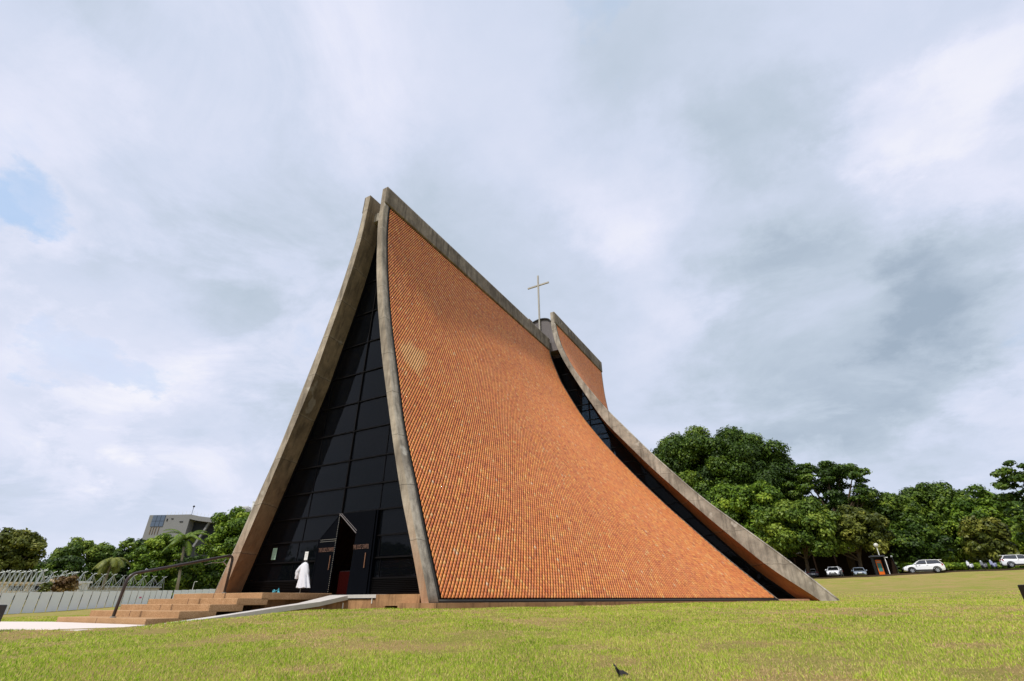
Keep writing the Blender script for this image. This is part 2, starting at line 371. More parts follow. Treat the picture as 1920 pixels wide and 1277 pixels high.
# basement cut under the chapel floor so the lawn never pokes through the floor
V = np.stack([XX, YY, ZZ], -1).reshape(-1, 3); nx, ny = len(gx), len(gy)
I = np.arange(nx*ny).reshape(ny, nx); Fq = np.stack([I[:-1, :-1], I[:-1, 1:], I[1:, 1:], I[1:, :-1]], -1).reshape(-1, 4)
ground = np_mesh('ground', V, Fq, M_lawn, smooth=True); tag(ground, 'grassy ground sloping around the chapel', kind='structure')

# grass blades (stuff)
def inpoly(x, y, poly):
    r = np.zeros(x.shape, bool); n = len(poly)
    for i in range(n):
        x0, y0 = poly[i]; x1, y1 = poly[(i+1) % n]
        if y0 == y1: continue
        c = ((y0 > y) != (y1 > y)) & (x < (x1-x0)*(y-y0)/(y1-y0)+x0); r ^= c
    return r
PATH = [(.4, -5.12), (-4.9, -5.1), (-6.6, -5.7), (-14, -9), (-14, -13.5), (-4.2, -8.6), (-.4, -7.75), (1.9, -7.2), (1.1, -5.9)]
CHAPEL = [(-5.6, -.1), (5.6, -.1), (13.9, 19.4), (16.7, 19.4), (5.6, 31.4), (-5.6, 31.4), (-16.7, 19.4), (-13.9, 19.4)]
STEPS = [(-4.8, 1), (-4.8, -5.1), (.28, -5.1), (.28, -1), (.5, -1), (.5, -5.3), (1.5, -5.3), (1.5, .4), (5.4, .4), (5.4, 1)]
def vnoise(x, y, s, seed):
    r = np.random.default_rng(seed); G = r.random((64, 64)); u = x/s; v_ = y/s
    i = np.floor(u).astype(int); j = np.floor(v_).astype(int); fu = u-i; fv = v_-j; fu = fu*fu*(3-2*fu); fv = fv*fv*(3-2*fv)
    a = G[i % 64, j % 64]; b = G[(i+1) % 64, j % 64]; c = G[i % 64, (j+1) % 64]; d_ = G[(i+1) % 64, (j+1) % 64]
    return (a*(1-fu)+b*fu)*(1-fv)+(c*(1-fu)+d_*fu)*fv
N = 640000
th = RNG.uniform(-1.02, 1.02, N)*1.0; dist = 4.6*np.exp(RNG.random(N)**.92*math.log(52/4.6))
az = math.atan2(Fv[0], Fv[1]) + th
bx = CAM[0]+np.sin(az)*dist; by = CAM[1]+np.cos(az)*dist
keep = ~(inpoly(bx, by, PATH) | inpoly(bx, by, CHAPEL) | inpoly(bx, by, STEPS))
bx, by, dist = bx[keep], by[keep], dist[keep]; N = len(bx)
bz = np.concatenate([gz(bx[i:i+20000], by[i:i+20000]) for i in range(0, N, 20000)]) + .02*np.sin(bx*1.3+.5*by)*np.sin(by*1.1-.4*bx)
patchn = .45*vnoise(bx, by, .95, 3)+.25*vnoise(bx, by, .3, 4)+.30*vnoise(bx, by, 3.1, 5)
gsl = (bx > 12)*np.clip((bx-12)/10, 0, 1)
straw = np.clip((patchn-.538+.075*gsl)*12, 0, 1)*(RNG.random(N) < .85)
tintv = np.clip(RNG.normal(.36, .21, N)+.30*(vnoise(bx, by, .8, 9)-.5)+.06*gsl, 0, 1)
tintv = np.where(RNG.random(N) < .24, RNG.uniform(.5, .85, N), tintv)
tintv = np.clip(tintv*(1-straw)+straw*RNG.uniform(.7, 1.0, N), 0, 1)
hgt = RNG.uniform(.022, .055, N)*(1-.45*straw)*np.clip(.75+dist/60, .75, 1.3); wid = RNG.uniform(.003, .007, N)*np.clip(dist/8, 1, 4.5)
ang = RNG.uniform(0, 2*PI, N); lean = RNG.uniform(.2, 1.2, N)*(1+1.6*straw); la = RNG.uniform(0, 2*PI, N)
px_, py_ = np.cos(ang)*wid, np.sin(ang)*wid
V = np.empty((N, 3, 3)); V[:, 0] = np.stack([bx-px_, by-py_, bz-.01], -1); V[:, 1] = np.stack([bx+px_, by+py_, bz-.01], -1)
V[:, 2] = np.stack([bx+np.cos(la)*lean*hgt, by+np.sin(la)*lean*hgt, bz+hgt*np.clip(1.1-.45*lean, .25, 1)], -1)
gr = np_mesh('grass', V.reshape(-1, 3), np.arange(3*N).reshape(N, 3), M_blade, tint=np.repeat(tintv, 3))
tag(gr, 'mown green and straw coloured grass on the lawn', 'grass', kind='stuff')

# pale path slab
def sheet(name, poly, z, mat, thick=.12, label=None):
    o = MB().prism(poly, 2, z-thick, z).build(name, mat); tag(o, label, kind='structure'); return o
M_path = simple('pale_pink_concrete', lin(212, 200, 192), .85, .2, var=.10, scale=9, bstr=.15)
sheet('path', PATH, -.505, M_path, .4, 'pale pinkish concrete path at the foot of the steps')

# ------------------------------------------------------------------ chapel
H1, H2 = 19.2, 21.8; Y1 = 19.44; Y2 = 19.56; Y3 = 31.2
P0o = [(-.6,5.58),(0,5.38),(.68,5.14),(1.3,4.9),(1.62,4.76),(2.79,4.35),(3.64,4.06),(4.74,3.63),(5.94,3.22),(7.4,2.83),(9.15,2.36),(10.5,1.98),(12.37,1.54),(13.84,1.24),(16.05,.88),(17.39,.75),(19.2,.74)]
P0iR = [(-.6,5.3),(0,5.11),(.19,5.04),(2.04,4.35),(2.81,4.02),(4.77,3.35),(6.88,2.70),(8.82,2.10),(11.46,1.42),(13.96,.90),(16.84,.50),(19.2,.46)]
P0iL = [(-.6,5.02),(0,4.81),(.34,4.69),(2.18,4.12),(3.1,3.79),(5.79,2.92),(8.84,1.96),(10.62,1.59),(12.82,1.09),(14.58,.75),(16.51,.49),(19.2,.42)]
P1o = [(-.6,14.2),(-.13,13.68),(.6,12.93),(2.42,11.07),(5.24,8.44),(6.99,6.93),(9.4,5.02),(11.9,3.33),(14.44,2.04),(15.03,1.76),(17.48,.96),(18.09,.83),(19.2,.83)]
P1i = [(z, x-.55 if z < 14 else x-.35) for z, x in P1o]
P2o = [(-.6,16.85),(-.1,16.38),(2.28,14.08),(5.43,10.69),(7.98,8.49),(8.88,7.74),(10.7,6.35),(11.98,5.34),(12.72,4.82),(15.2,3.26),(16.8,2.43),(18.6,1.74),(20.35,1.37),(21.8,1.30)]
P2i = [(-.6,16.08),(-.09,15.57),(1.48,13.48),(4.58,10.54),(7.73,7.76),(11.4,4.86),(14.45,3.22),(16.9,2.0),(18.85,1.28),(20.5,1.02),(21.8,1.01)]
k_ = 21.8/19.2
P3o = [(z*k_, x) for z, x in P0o[:-6]]+[(14.0,2.2),(16.2,1.60),(18.3,1.36),(20.8,1.28),(21.8,1.30)]
P3i = [(z, max(x-.35, .9)) for z, x in P3o]
def prof(P, smooth=True):
    z = np.array([a[0] for a in P]); x = np.array([a[1] for a in P])
    zz = np.linspace(z[0], z[-1], 160); xx = np.interp(zz, z, x)
    if smooth:
        k = 9; pad = np.concatenate([2*xx[0]-xx[k:0:-1], xx, 2*xx[-1]-xx[-2:-k-2:-1]]); ker = np.hanning(2*k+3)[1:-1]; ker /= ker.sum()
        xx = np.convolve(pad, ker, 'valid')[:160]
    return lambda q: np.interp(q, zz, xx)
f0o, f0iR, f0iL, f1o, f1i, f2o, f2i, f3o, f3i = [prof(P) for P in (P0o, P0iR, P0iL, P1o, P1i, P2o, P2i, P3o, P3i)]

def shell(name, fo0, fi0, fo1, fi1, y0, y1, H, side, parent, mats=None):
    """concrete leaf: outer and inner ruled surfaces between end profiles, closed edges. Materials by face zone."""
    nz, nyy = 72, 22; zs = np.linspace(-.4, H, nz); ts = np.linspace(0, 1, nyy)
    Vv = []; Ff = []; Mi = []
    for surf in (0, 1):
        for tt in ts:
            for z in zs:
                x = (fo0(z)*(1-tt)+fo1(z)*tt) if surf == 0 else (fi0(z)*(1-tt)+fi1(z)*tt)
                Vv.append((side*x, y0+(y1-y0)*tt, z))
    n = nz*nyy
    def q(a, b, c, d_, m):
        Ff.append((a, b, c, d_) if side > 0 else (d_, c, b, a)); Mi.append(m)
    for j in range(nyy-1):
        for i in range(nz-1):
            a = j*nz+i; q(a, a+nz, a+nz+1, a+1, 2); q(n+a, n+a+1, n+a+nz+1, n+a+nz, 1)
    for i in range(nz-1):
        q(i, i+1, n+i+1, n+i, 0); a = (nyy-1)*nz+i; q(a, n+a, n+a+1, a+1, 0)
    for j in range(nyy-1):
        a = j*nz; q(a, n+a, n+a+nz, a+nz, 0); a = j*nz+nz-1; q(a, a+nz, n+a+nz, n+a, 0)
    me = bpy.data.meshes.new(name); me.from_pydata(Vv, [], Ff); me.update()
    o = link(name, me, None, parent)
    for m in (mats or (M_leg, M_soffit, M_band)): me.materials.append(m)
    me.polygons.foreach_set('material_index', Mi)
    return o

chapel = empty('chapel', (0, 0, 0))
tag(chapel, 'tall tent shaped chapel with curved orange diamond tiled walls and concrete edges', 'chapel')
s_fr = shell('roof_shell', f0o, f0iR, f1o, f1i, 0, Y1, H1, 1, chapel)
s_fl = shell('roof_shell', f0o, f0iL, f1o, f1i, 0, Y1, H1, -1, chapel)
s_rr = shell('roof_shell', f2o, f2i, f3o, f3i, Y2, Y3, H2, 1, chapel, (M_conc, M_soffit2, M_band))
s_rl = shell('roof_shell', f2o, f2i, f3o, f3i, Y2, Y3, H2, -1, chapel, (M_conc, M_soffit2, M_band))
s_fr['label'] = 'front right curved wall leaf facing the lawn'; s_fl['label'] = 'front left wall leaf seen from its dark inner side'
s_rr['label'] = 'rear right wall leaf with rising concrete edge'; s_rl['label'] = 'rear left wall leaf, mostly hidden'

def surfpt(fo0, fo1, y0, y1, y, z, off):
    """point on an outer surface pushed out along its normal"""
    e = .05
    def S(y_, z_): tt = (y_-y0)/(y1-y0); return np.stack([fo0(z_)*(1-tt)+fo1(z_)*tt, y_, z_], -1)
    p = S(y, z); du = S(y+e, z)-p; dv = S(y, z+e)-p; nn = np.cross(du, dv); nn /= np.linalg.norm(nn, axis=-1, keepdims=True)
    nn *= np.sign(nn[..., :1]); return p+nn*np.asarray(off)[..., None]

def tiles(fo0, fo1, y0, y1, ya, yb, za, zb, kk, parent, seed):
    r = np.random.default_rng(seed); W, Hh = .133/kk, .2
    c1 = np.arange(ya, yb, W/2); out = []
    for i, yv in enumerate(c1):
        zc = np.arange(za + (Hh/2 if i % 2 else 0), zb, Hh); out.append(np.stack([np.full(len(zc), yv), zc], -1))
    C = np.concatenate(out); n = len(C)
    e1 = np.array([W/2, Hh/2]); e2 = np.array([W/2, -Hh/2])
    k1, k2 = .975, .70
    offs = [(-1, -1), (1, -1), (1, 1), (-1, 1)]
    top = np.stack([C + e1*a*k1/2 + e2*b*k2/2 for a, b in offs], 1)
    bot = np.stack([C + e1*a*(k1+.02)/2 + e2*b*(k2+.02)/2 for a, b in offs], 1)
    for arr in (top, bot): arr[..., 0] = np.clip(arr[..., 0], ya, yb); arr[..., 1] = np.clip(arr[..., 1], za, zb)
    tilt = r.normal(0, .0010, (n, 1))*np.array([[1, -1, -1, 1]]) + r.normal(0, .0010, (n, 1))*np.array([[1, 1, -1, -1]])
    lift = np.array([[.003, .003, .008, .008]])       # every tile laps a little: its lower right edge stands proud
    Vt = surfpt(fo0, fo1, y0, y1, top[..., 0], top[..., 1], .012+lift+tilt); Vb = surfpt(fo0, fo1, y0, y1, bot[..., 0], bot[..., 1], np.full((n, 4), .002))
    V = np.concatenate([Vt, Vb], 1).reshape(-1, 3)
    b = (np.arange(n)*8)[:, None]
    F5 = np.stack([b+np.array([[0, 1, 2, 3]]), b+np.array([[1, 0, 4, 5]]), b+np.array([[2, 1, 5, 6]]), b+np.array([[3, 2, 6, 7]]), b+np.array([[0, 3, 7, 4]])], 1).reshape(-1, 4)
    tint = np.clip(r.normal(.5, .17, n), 0, 1); tint = np.where(r.random(n) < .01, .95, tint)
    o = np_mesh('tile_cladding', V, F5, M_tile, parent, tint=np.repeat(tint, 8))
    return o
def skin(name, fo0, fo1, y0, y1, ya, yb, za, zb, off, mat, parent, thick=.0, nyy=40, nz=80):
    """strip of surface standing off the shell, closed round its edge"""
    Y_, Z_ = np.meshgrid(np.linspace(ya, yb, nyy), np.linspace(za, zb, nz))
    A = surfpt(fo0, fo1, y0, y1, Y_, Z_, np.full(Y_.shape, off)).reshape(-1, 3); B = surfpt(fo0, fo1, y0, y1, Y_, Z_, np.full(Y_.shape, -.05)).reshape(-1, 3)
    V = np.vstack([A, B]); n = nyy*nz; I = np.arange(n).reshape(nz, nyy)
    f = [np.stack([I[:-1, :-1], I[:-1, 1:], I[1:, 1:], I[1:, :-1]], -1).reshape(-1, 4)]
    for e in (I[0], I[-1][::-1], I[:, 0][::-1], I[:, -1]): f.append(np.stack([e[1:], e[:-1], e[:-1]+n, e[1:]+n], -1))
    return np_mesh(name, V, np.vstack(f), mat, parent)
tl = {}
for key, par, fo0, fo1, y0, y1, H in (('f', s_fr, f0o, f1o, 0, Y1, H1), ('r', s_rr, f2o, f3o, Y2, Y3, H2)):
    ya, yb, zb = (y0+.38, y1-.14, H-1.12) if key == 'f' else (y0+.30, y1-.2, H-1.12)
    za = .05
    bed = skin('mortar_bed', fo0, fo1, y0, y1, ya, yb, za-.02, zb, .004, M_mortar, par)
    cl = tiles(fo0, fo1, y0, y1, ya+.05, yb-.03, za+.03, zb-.04, 1.087 if key == 'f' else 1.4, par, 5)
    band = skin('ridge_beam', fo0, fo1, y0, y1, y0, y1, zb+.02, H, .075, M_band, par, nz=12)
    chn = skin('edge_channel', fo0, fo1, y0, y1, ya-.07, ya-.02, -.02, zb, .03, M_channel, par, nyy=3)
    chb = skin('base_channel', fo0, fo1, y0, y1, ya-.07, yb, -.035, .035, .03, M_channel, par, nz=3)
    edge = skin('edge_strip', fo0, fo1, y0, y1, y0+.0, ya-.09, -.02, zb+.02, .03, M_conc, par, nyy=4)
    tl[key] = (bed, cl, band, chn, chb, edge)
for key, par in (('f', s_fl), ('r', s_rl)):
    for o in tl[key]:
        c = o.copy(); COL.objects.link(c); c.parent = par; c.scale = (-1, 1, 1)

# base plinth, block under the glass wall
def pl(poly, z0, z1, mat, name='plinth', **k): return MB().prism(poly, 2, z0, z1).build(name, mat, chapel, **k)
pl([(4.3, -.12), (5.75, -.12), (14.15, 19.5), (14.15, 20.4), (13.2, 20.4)], -.8, -.045, M_plinth)
pl([(-4.3, -.12), (-13.2, 20.4), (-14.15, 20.4), (-14.15, 19.5), (-5.75, -.12)], -.8, -.045, M_plinth)
pl([(13.0, 19.9), (15.9, 19.9), (16.9, 19.5), (17.0, 19.7), (5.7, 31.4), (4.8, 31.4)], -.8, -.05, M_plinth)
pl([(3.25, .02), (5.02, .02), (5.02, 1.5), (3.25, 1.5)], -.12, .195, M_plinth, 'sill_block')
pl([(1.0, .545), (3.2, .545), (3.2, 1.5), (1.0, 1.5)], -.9, .06, M_plinth, 'sill_block')
# floor
fl = MB().prism([(-5.2, 1.0), (5.2, 1.0), (12.6, 19.6), (13.2, 20.6), (4.6, 29.9), (-4.6, 29.9), (-13.2, 20.6), (-12.6, 19.6)], 2, -.2, .17).build('floor', M_carpet, chapel)

# --- end walls: glass + mullions
YG = 1.06
def inner(z, y, side):
    fi = f0iR if side > 0 else f0iL; tt = y/Y1; return fi(z)*(1-tt)+f1i(z)*tt
zs = np.linspace(.2, 18.1, 40)
DOOR = [(-.95, 2.12), (0, 3.03), (1.93, 3.03), (1.93, .17), (-.95, .17)]
gpoly = [(-(inner(z, YG, -1)+.05), z) for z in zs]+[(inner(z, YG, 1)+.05, z) for z in zs[::-1]]
front_wall = MB()
# mullions
MZ = [.72, 1.38, 2.12, 3.03, 4.02, 5.11, 6.36, 7.68, 9.11, 10.66, 12.36, 14.2, 16.1]
for i, z in enumerate(MZ):
    xl, xr = -inner(z, YG, -1)-.03, inner(z, YG, 1)+.03
    segs = [(xl, xr)] if z >= 3.03 else ([(xl, -.97), (1.95, xr)] if z > 2 else [(xl, -.97), (1.95, xr)])
    for a, b in segs:
        front_wall.box(a, b, YG-.045, YG+.05, z-.03, z-.006); front_wall.box(a, b, YG-.025, YG+.05, z-.0055, z+.022)
front_wall.box(-.02, .02, YG-.052, YG+.06, 3.06, 17.9)
ql = [(-2.04, 2.1), (-1.90, 3.1), (-1.23, 7.1), (-.62, 12.4), (-.35, 15)]
def qx(z): return 2.1 if z < 3 else np.interp(z, [3.0, 5.1, 9, 12.4, 15], [2.02, 1.74, 1.1, .6, .35])
for i in range(len(MZ)-1):
    z0, z1 = MZ[i]+.036, MZ[i+1]-.046
    for sgn in (-1, 1):
        x0 = np.interp((z0+z1)/2, [.7, 3, 7, 12, 15], [2.35, 1.95, 1.95, 1.95, 1.95])
        if abs(inner(z1, YG, sgn)) > x0+.1: front_wall.box(sgn*x0-.009, sgn*x0+.009, YG-.012, YG+.05, z0, z1)
for side in (-1, 1):                          # frame following the shell
    for a, b in zip(zs[:-1], zs[1:]):
        front_wall.bar((side*(inner(a, YG, side)-.03), YG, a), (side*(inner(b, YG, side)-.03), YG, b), .09, .10, (0, 1, 0))
fw = front_wall.build('window_frame', M_mull, chapel)
gl = MB(); gp = [(x, z) for x, z in gpoly]
gl.prism([(-(inner(z, YG, -1)+.02), z) for z in zs if z < 3.0]+[(-(inner(3.0, YG, -1)), 3.0), (-.05, 3.0), (-.97, 2.12), (-.97, .2)], 1, YG+.01, YG+.022)
gl.prism([(inner(z, YG, 1)+.02, z) for z in zs if z < 3.0]+[(inner(3.0, YG, 1), 3.0), (1.97, 3.0), (1.97, .2)], 1, YG+.01, YG+.022)
z3 = [3.03]+[z for z in zs if z > 3.03]
gl.prism([(-(inner(z, YG, -1)+.02), z) for z in z3]+[(inner(z, YG, 1)+.02, z) for z in z3[::-1]], 1, YG+.01, YG+.022)
gl.build('glass', M_glass, fw)
for side, x0 in ((-1, .99), (1, 1.99)):
    lv = MB()
    for k in range(8):
        z = .24+k*.055; xe = inner(z, YG, side)-.06
        lv.bar((side*x0, YG-.03, z), (side*xe, YG-.03, z), .05, .008, (0, .7, .7))
    xe = inner(.3, YG, side)-.05
    lv.box(min(side*x0, side*xe), max(side*x0, side*xe), YG-.004, YG+.004, .18, .69)
    lv.build('louvre', M_mull, chapel)
# --- doors
def letters(txt, x, y, z, w, h, parent, mat, flip=False, yaw=0):
    cu = bpy.data.curves.new('lettering', 'FONT'); cu.body = txt; cu.size = 1; cu.extrude = .012; cu.align_x = 'LEFT'; cu.offset = -.012; cu.space_character = 1.12
    o = bpy.data.objects.new('lettering', cu); COL.objects.link(o); bpy.context.view_layer.update()
    dw, dh = o.dimensions.x, o.dimensions.y
    me = bpy.data.meshes.new_from_object(o); bpy.data.objects.remove(o)
    s_ = np.array([w/dw, h/dh, .5])
    me.transform(Matrix.Diagonal((s_[0], s_[1], s_[2], 1))); me.transform(Matrix.Rotation(PI/2, 4, 'X')); me.transform(Matrix.Rotation(yaw, 4, 'Z')); me.transform(Matrix.Translation((x, y, z)))
    return link('lettering', me, mat, parent)
dl = MB().prism([(-.95, .19), (-.015, .19), (-.015, 2.12), (-.95, 2.12)], 1, YG-.06, YG-.01).build('door_leaf', M_door, chapel); dl['label'] = 'closed left door leaf edged with studs'
st = MB()
for k in range(44):
    z = .25+k*.064; st.box(-.05, -.034, YG-.07, YG-.06, z, z+.028)
for k in range(26):
    x = -.9+k*.033
    st.box(x, x+.016, YG-.07, YG-.06, 2.10, 2.114); st.box(x, x+.016, YG-.07, YG-.06, 2.03, 2.044)
st.build('stud_row', M_stud, dl)
MB().tube([(-.17, YG-.10, 1.04), (-.17, YG-.10, 1.53)], .014).box(-.178, -.162, YG-.10, YG-.06, 1.10, 1.12).box(-.178, -.162, YG-.10, YG-.06, 1.45, 1.47).build('handle', M_bronze, dl)
letters('THE LUCE CHAPEL', -.90, YG-.066, 1.67, .82, .145, dl, M_copper)
tp_ = MB().prism([(-.95, 2.13), (-.015, 2.13), (-.015, 3.02)], 1, YG-.055, YG-.015)
tp_.bar((-.95, YG-.06, 2.14), (-.02, YG-.06, 3.0), .014, .012, (0, 1, 0)).build('transom_panel', M_door, chapel)
dr = MB().prism([(1.06, 2.25), (.08, 2.99), (1.93, 2.99), (1.93, .19), (1.0, .19)][::-1], 1, YG-.16, YG-.10).build('door_leaf', M_door, chapel); dr['label'] = 'right door leaf standing open'
MB().tube([(1.72, YG-.20, 1.05), (1.72, YG-.20, 1.54)], .016).box(1.712, 1.728, YG-.20, YG-.16, 1.10, 1.12).box(1.712, 1.728, YG-.20, YG-.16, 1.46, 1.48).build('handle', M_bronze, dr)
letters('THE LUCE CHAPEL', 1.02, YG-.166, 1.68, .78, .15, dr, M_copper)
MB().bar((.06, YG-.17, 3.0), (1.08, YG-.17, 2.24), .03, .02, (0, 1, 0)).bar((.16, YG-.17, 3.0), (1.10, YG-.17, 2.32), .014, .02, (0, 1, 0)).build('trim', M_greyclad, dr)
MB().box(1.95, 2.02, YG-.12, YG+.06, .19, 3.0).build('door_jamb', M_door, chapel)
MB().box(-1.01, -.955, YG-.07, YG+.06, .19, 2.12).build('door_jamb', M_door, chapel)
# posters on the glass
M_paper_g = simple('pale_green_notice', lin(150, 180, 160), .6, .3, var=.15, scale=20)
nt = MB().prism([(-3.70, 1.51), (-3.44, 1.51), (-3.44, 1.95), (-3.70, 1.95)], 1, YG-.02, YG-.012).build('notice', M_paper_g, chapel)
MB().box(-3.68, -3.46, YG-.026, YG-.022, 1.80, 1.805).box(-3.68, -3.46, YG-.026, YG-.022, 1.70, 1.704).box(-3.68, -3.46, YG-.026, YG-.022, 1.60, 1.604).box(-3.68, -3.5, YG-.026, YG-.022, 1.88, 1.89).build('print', simple('notice_print', lin(70, 110, 90), .7), nt)

# --- slot glazing between front and rear leaves, both sides
YS = 20.72
def rin(z): tt = (YS-Y2)/(Y3-Y2); return f2i(z)*(1-tt)+f3i(z)*tt
zz = np.linspace(.02, 17.95, 36)
SZ = [.70, 1.6, 2.57, 3.5, 4.56, 5.55, 6.6, 7.62, 8.6, 9.75, 10.9, 12.1, 13.4, 14.8, 16.3]
for side in (1, -1):
    fr = MB()
    L_ = lambda z: f1i(z)-.15; R_ = lambda z: rin(z)+.02
    for z in SZ: 
        a, b = side*L_(z), side*R_(z); fr.box(min(a, b), max(a, b), YS-.04, YS+.05, z-.028, z+.028)
    for a, b in zip(zz[:-1], zz[1:]):
        fr.bar((side*(R_(a)-.06), YS, a), (side*(R_(b)-.06), YS, b), .12, .12, (0, 1, 0))
        fr.bar((side*(f1o(a)-.28), YS-.85, a), (side*(f1o(b)-.28), YS-.85, b), .3, .8, (0, 1, 0))
    for k in range(8): fr.box(min(side*13.0, side*13.9), max(side*13.0, side*13.9), YS-.08, YS-.02, .10+k*.07, .125+k*.07)
    o = fr.build('slot_window_frame', M_mull, chapel)
    gm = MB().prism([(side*L_(z), z) for z in zz]+[(side*R_(z), z) for z in zz[::-1]], 1, YS+.0, YS+.015); gm.build('glass', M_glass2, o)
    MB().box(min(side*12.6, side*15.0), max(side*12.6, side*15.0), YS-.9, YS+.2, -.06, .03).build('sill', M_leg, chapel)
# back wall glazing
zb_ = np.linspace(.1, 20.5, 20)
bw = MB(); YR = Y3-1.1
for z in np.arange(1.0, 20, 1.55): bw.box(-f3i(z)-.1, f3i(z)+.1, YR-.05, YR+.05, z-.05, z+.05)
for x in (-1.9, 0, 1.9):
    ztop = 20.4 if x == 0 else 14.0
    bw.box(x-.05, x+.05, YR-.06, YR+.06, .2, ztop)
for side in (-1, 1):
    for a, b in zip(zb_[:-1], zb_[1:]): bw.bar((side*f3i(a), YR, a), (side*f3i(b), YR, b), .2, .2, (0, 1, 0))
bwo = bw.build('rear_window_frame', M_mull, chapel)
MB().prism([(-(f3i(z)+.15), z) for z in zb_]+[(f3i(z)+.15, z) for z in zb_[::-1]], 1, YR, YR+.015).build('glass', M_glass2, bwo)
# ridge: tie beams + skylight strip
for k in range(9): y = .55+k*2.3; MB().box(-.5, .5, y, y+.35, 17.75, 18.3).build('tie_beam', M_conc, chapel)
MB().box(-.5, .5, 1.0, 19.4, 18.32, 18.36).build('ridge_skylight', M_glass2, chapel)
MB().box(-1.1, 1.1, 20.3, 31.0, 20.9, 20.95).build('ridge_skylight', M_glass2, chapel)
# louvred box closing the step in the ridge
zt = np.linspace(18.12, 20.9, 14); YB = 19.62
poly = [(-f2i(z)-.02, z) for z in zt]+[(math.sin(a)*1.02, 20.9+.48*math.cos(a)) for a in np.linspace(-PI/2, PI/2, 11)]+[(f2i(z)+.02, z) for z in zt[::-1]]
bx_ = MB().prism(poly, 1, YB, YB+.9)
bxo = bx_.build('ridge_vent_box', M_greyclad, chapel)
rb = MB()
for k in range(26):
    x = -1.25+k*.1; rb.box(x, x+.02, YB-.02, YB, 18.15 if abs(x) < 1.2 else 18.3, 20.95+.4*math.sqrt(max(0, 1-(x/1.04)**2)) if abs(x) < 1.0 else 18.9)
rb.build('rib', M_greyclad, bxo)
ar = [(math.sin(a)*1.0, YB-.06, 20.92+.50*math.cos(a)) for a in np.linspace(-PI/2, PI/2, 13)]
cap = MB()
for a, b in zip(ar[:-1], ar[1:]): cap.bar((a[0], YB+.35, a[2]), (b[0], YB+.35, b[2]), .95, .09, (0, 0, 1) if abs(a[0]+b[0]) < 1.6 else (1, 0, 0))
cap.build('curved_cap', M_metal_dark, bxo)
# cross
cr_ = MB().box(-.065, .065, 19.43, 19.56, 17.9, 26.0).build('cross', M_steelrod, chapel, bevel=.01)
MB().box(-1.05, -.066, 19.44, 19.55, 24.86, 24.99).box(.066, 1.05, 19.44, 19.55, 24.86, 24.99).build('crossbar', M_steelrod, cr_)
# interior furniture
pew = empty('pew', (3.15, 1.35, .17)); tag(pew, 'varnished wooden bench behind the lowest glass panes right of the doors', 'bench')
b = MB()
for k in range(4): b.box(-1.1, 1.5, -.02, .02, .50+k*.17, .655+k*.17)
b.build('backrest', M_wood, pew); MB().box(-1.1, 1.5, .02, .5, .42, .46).build('seat', M_wood, pew); MB().box(-1.1, -1.05, -.02, .5, 0, .42).build('leg', M_wood, pew); MB().box(1.45, 1.5, -.02, .5, 0, .42).build('leg', M_wood, pew)
M_red = simple('deep_red_fabric', lin(40, 6, 5), .9, .03)
cu = empty('curtain_panel', (.30, 1.30, .17)); tag(cu, 'dark red panel standing inside the open doorway', 'panel')
MB().prism([(-.22, 0), (.50, 0), (.50, .82), (-.22, .82)], 1, 0, .05).build('cloth', M_red, cu); MB().box(-.24, .52, .051, .09, 0, .84).build('frame', M_metal_dark, cu)

# ------------------------------------------------------------------ entrance steps, ramp, handrail
XL, XR, YF, ZP, TR, RI = -4.69, .23, -1.86, .262, .805, .159
steps = empty('entrance_steps', (0, YF-TR*4, -.53)); tag(steps, 'five wide brown aggregate steps rising to the chapel door platform', 'steps')
off = Vector(steps.location)
def kid(mb, name, mat, par, o=off, **k):
    mb.v = [(v[0]-o.x, v[1]-o.y, v[2]-o.z) for v in mb.v]; return mb.build(name, mat, par, **k)
kid(MB().box(XL, XR, YF, .96, ZP-.20, ZP), 'platform', M_step, steps, bevel=.012)
for i in range(1, 5):
    y1_ = YF-TR*i; z1_ = ZP-RI*i
    kid(MB().box(XL, XR, y1_, y1_+TR+.25, z1_-.19 if i < 4 else z1_-.35, z1_), 'tread', M_step, steps, bevel=.012)
M_joint = simple('joint_filler', lin(84, 58, 44), .9)
for i in range(5):
    y1_ = YF-TR*i; z1_ = ZP-RI*i; kid(MB().box(-2.32, -2.296, y1_-.002, y1_+.03, z1_-.158, z1_-.002), 'joint', M_joint, steps)
kid(MB().box(XL+.2, XR-.45, YF+.5, .9, -.75, ZP-.201).box(XL+.2, XR-.45, YF-TR*3, YF+.49, -.75, -.42), 'foundation', M_plinth, steps)
def smoothpath(pts, r=.25, n=5):
    out = [Vector(pts[0])]
    for a, b, c in zip(pts[:-2], pts[1:-1], pts[2:]):
        a, b, c = Vector(a), Vector(b), Vector(c); d1 = (a-b).normalized(); d2 = (c-b).normalized(); p = b+d1*r; q = b+d2*r
        for k in range(n+1): u = k/n; out.append(p*(1-u)**2+b*2*u*(1-u)+q*u*u)
    out.append(Vector(pts[-1])); return out
hr = empty('handrail', (-1.85, -4.85, -.374)); tag(hr, 'dark brown bent tube handrail running up beside the steps', 'handrail')
M_rail = simple('brown_black_rail', lin(52, 40, 38), .35, .5, var=.2)
o2 = Vector(hr.location)
kid(MB().tube(smoothpath([(-1.85, -4.9, -.37), (-1.85, -4.86, .72), (-1.85, -1.80, 1.44), (-1.85, -1.80, .265)], .22, 7), .042, 12), 'rail', M_rail, hr, o2, smooth=True)
kid(MB().tube([(-1.85, -4.9, -.372), (-1.85, -4.9, -.34)], .075, 14), 'base_plate', M_steelrod, hr, o2)
kid(MB().tube([(-1.85, -1.8, .265), (-1.85, -1.8, .29)], .07, 14), 'base_plate', M_steelrod, hr, o2)
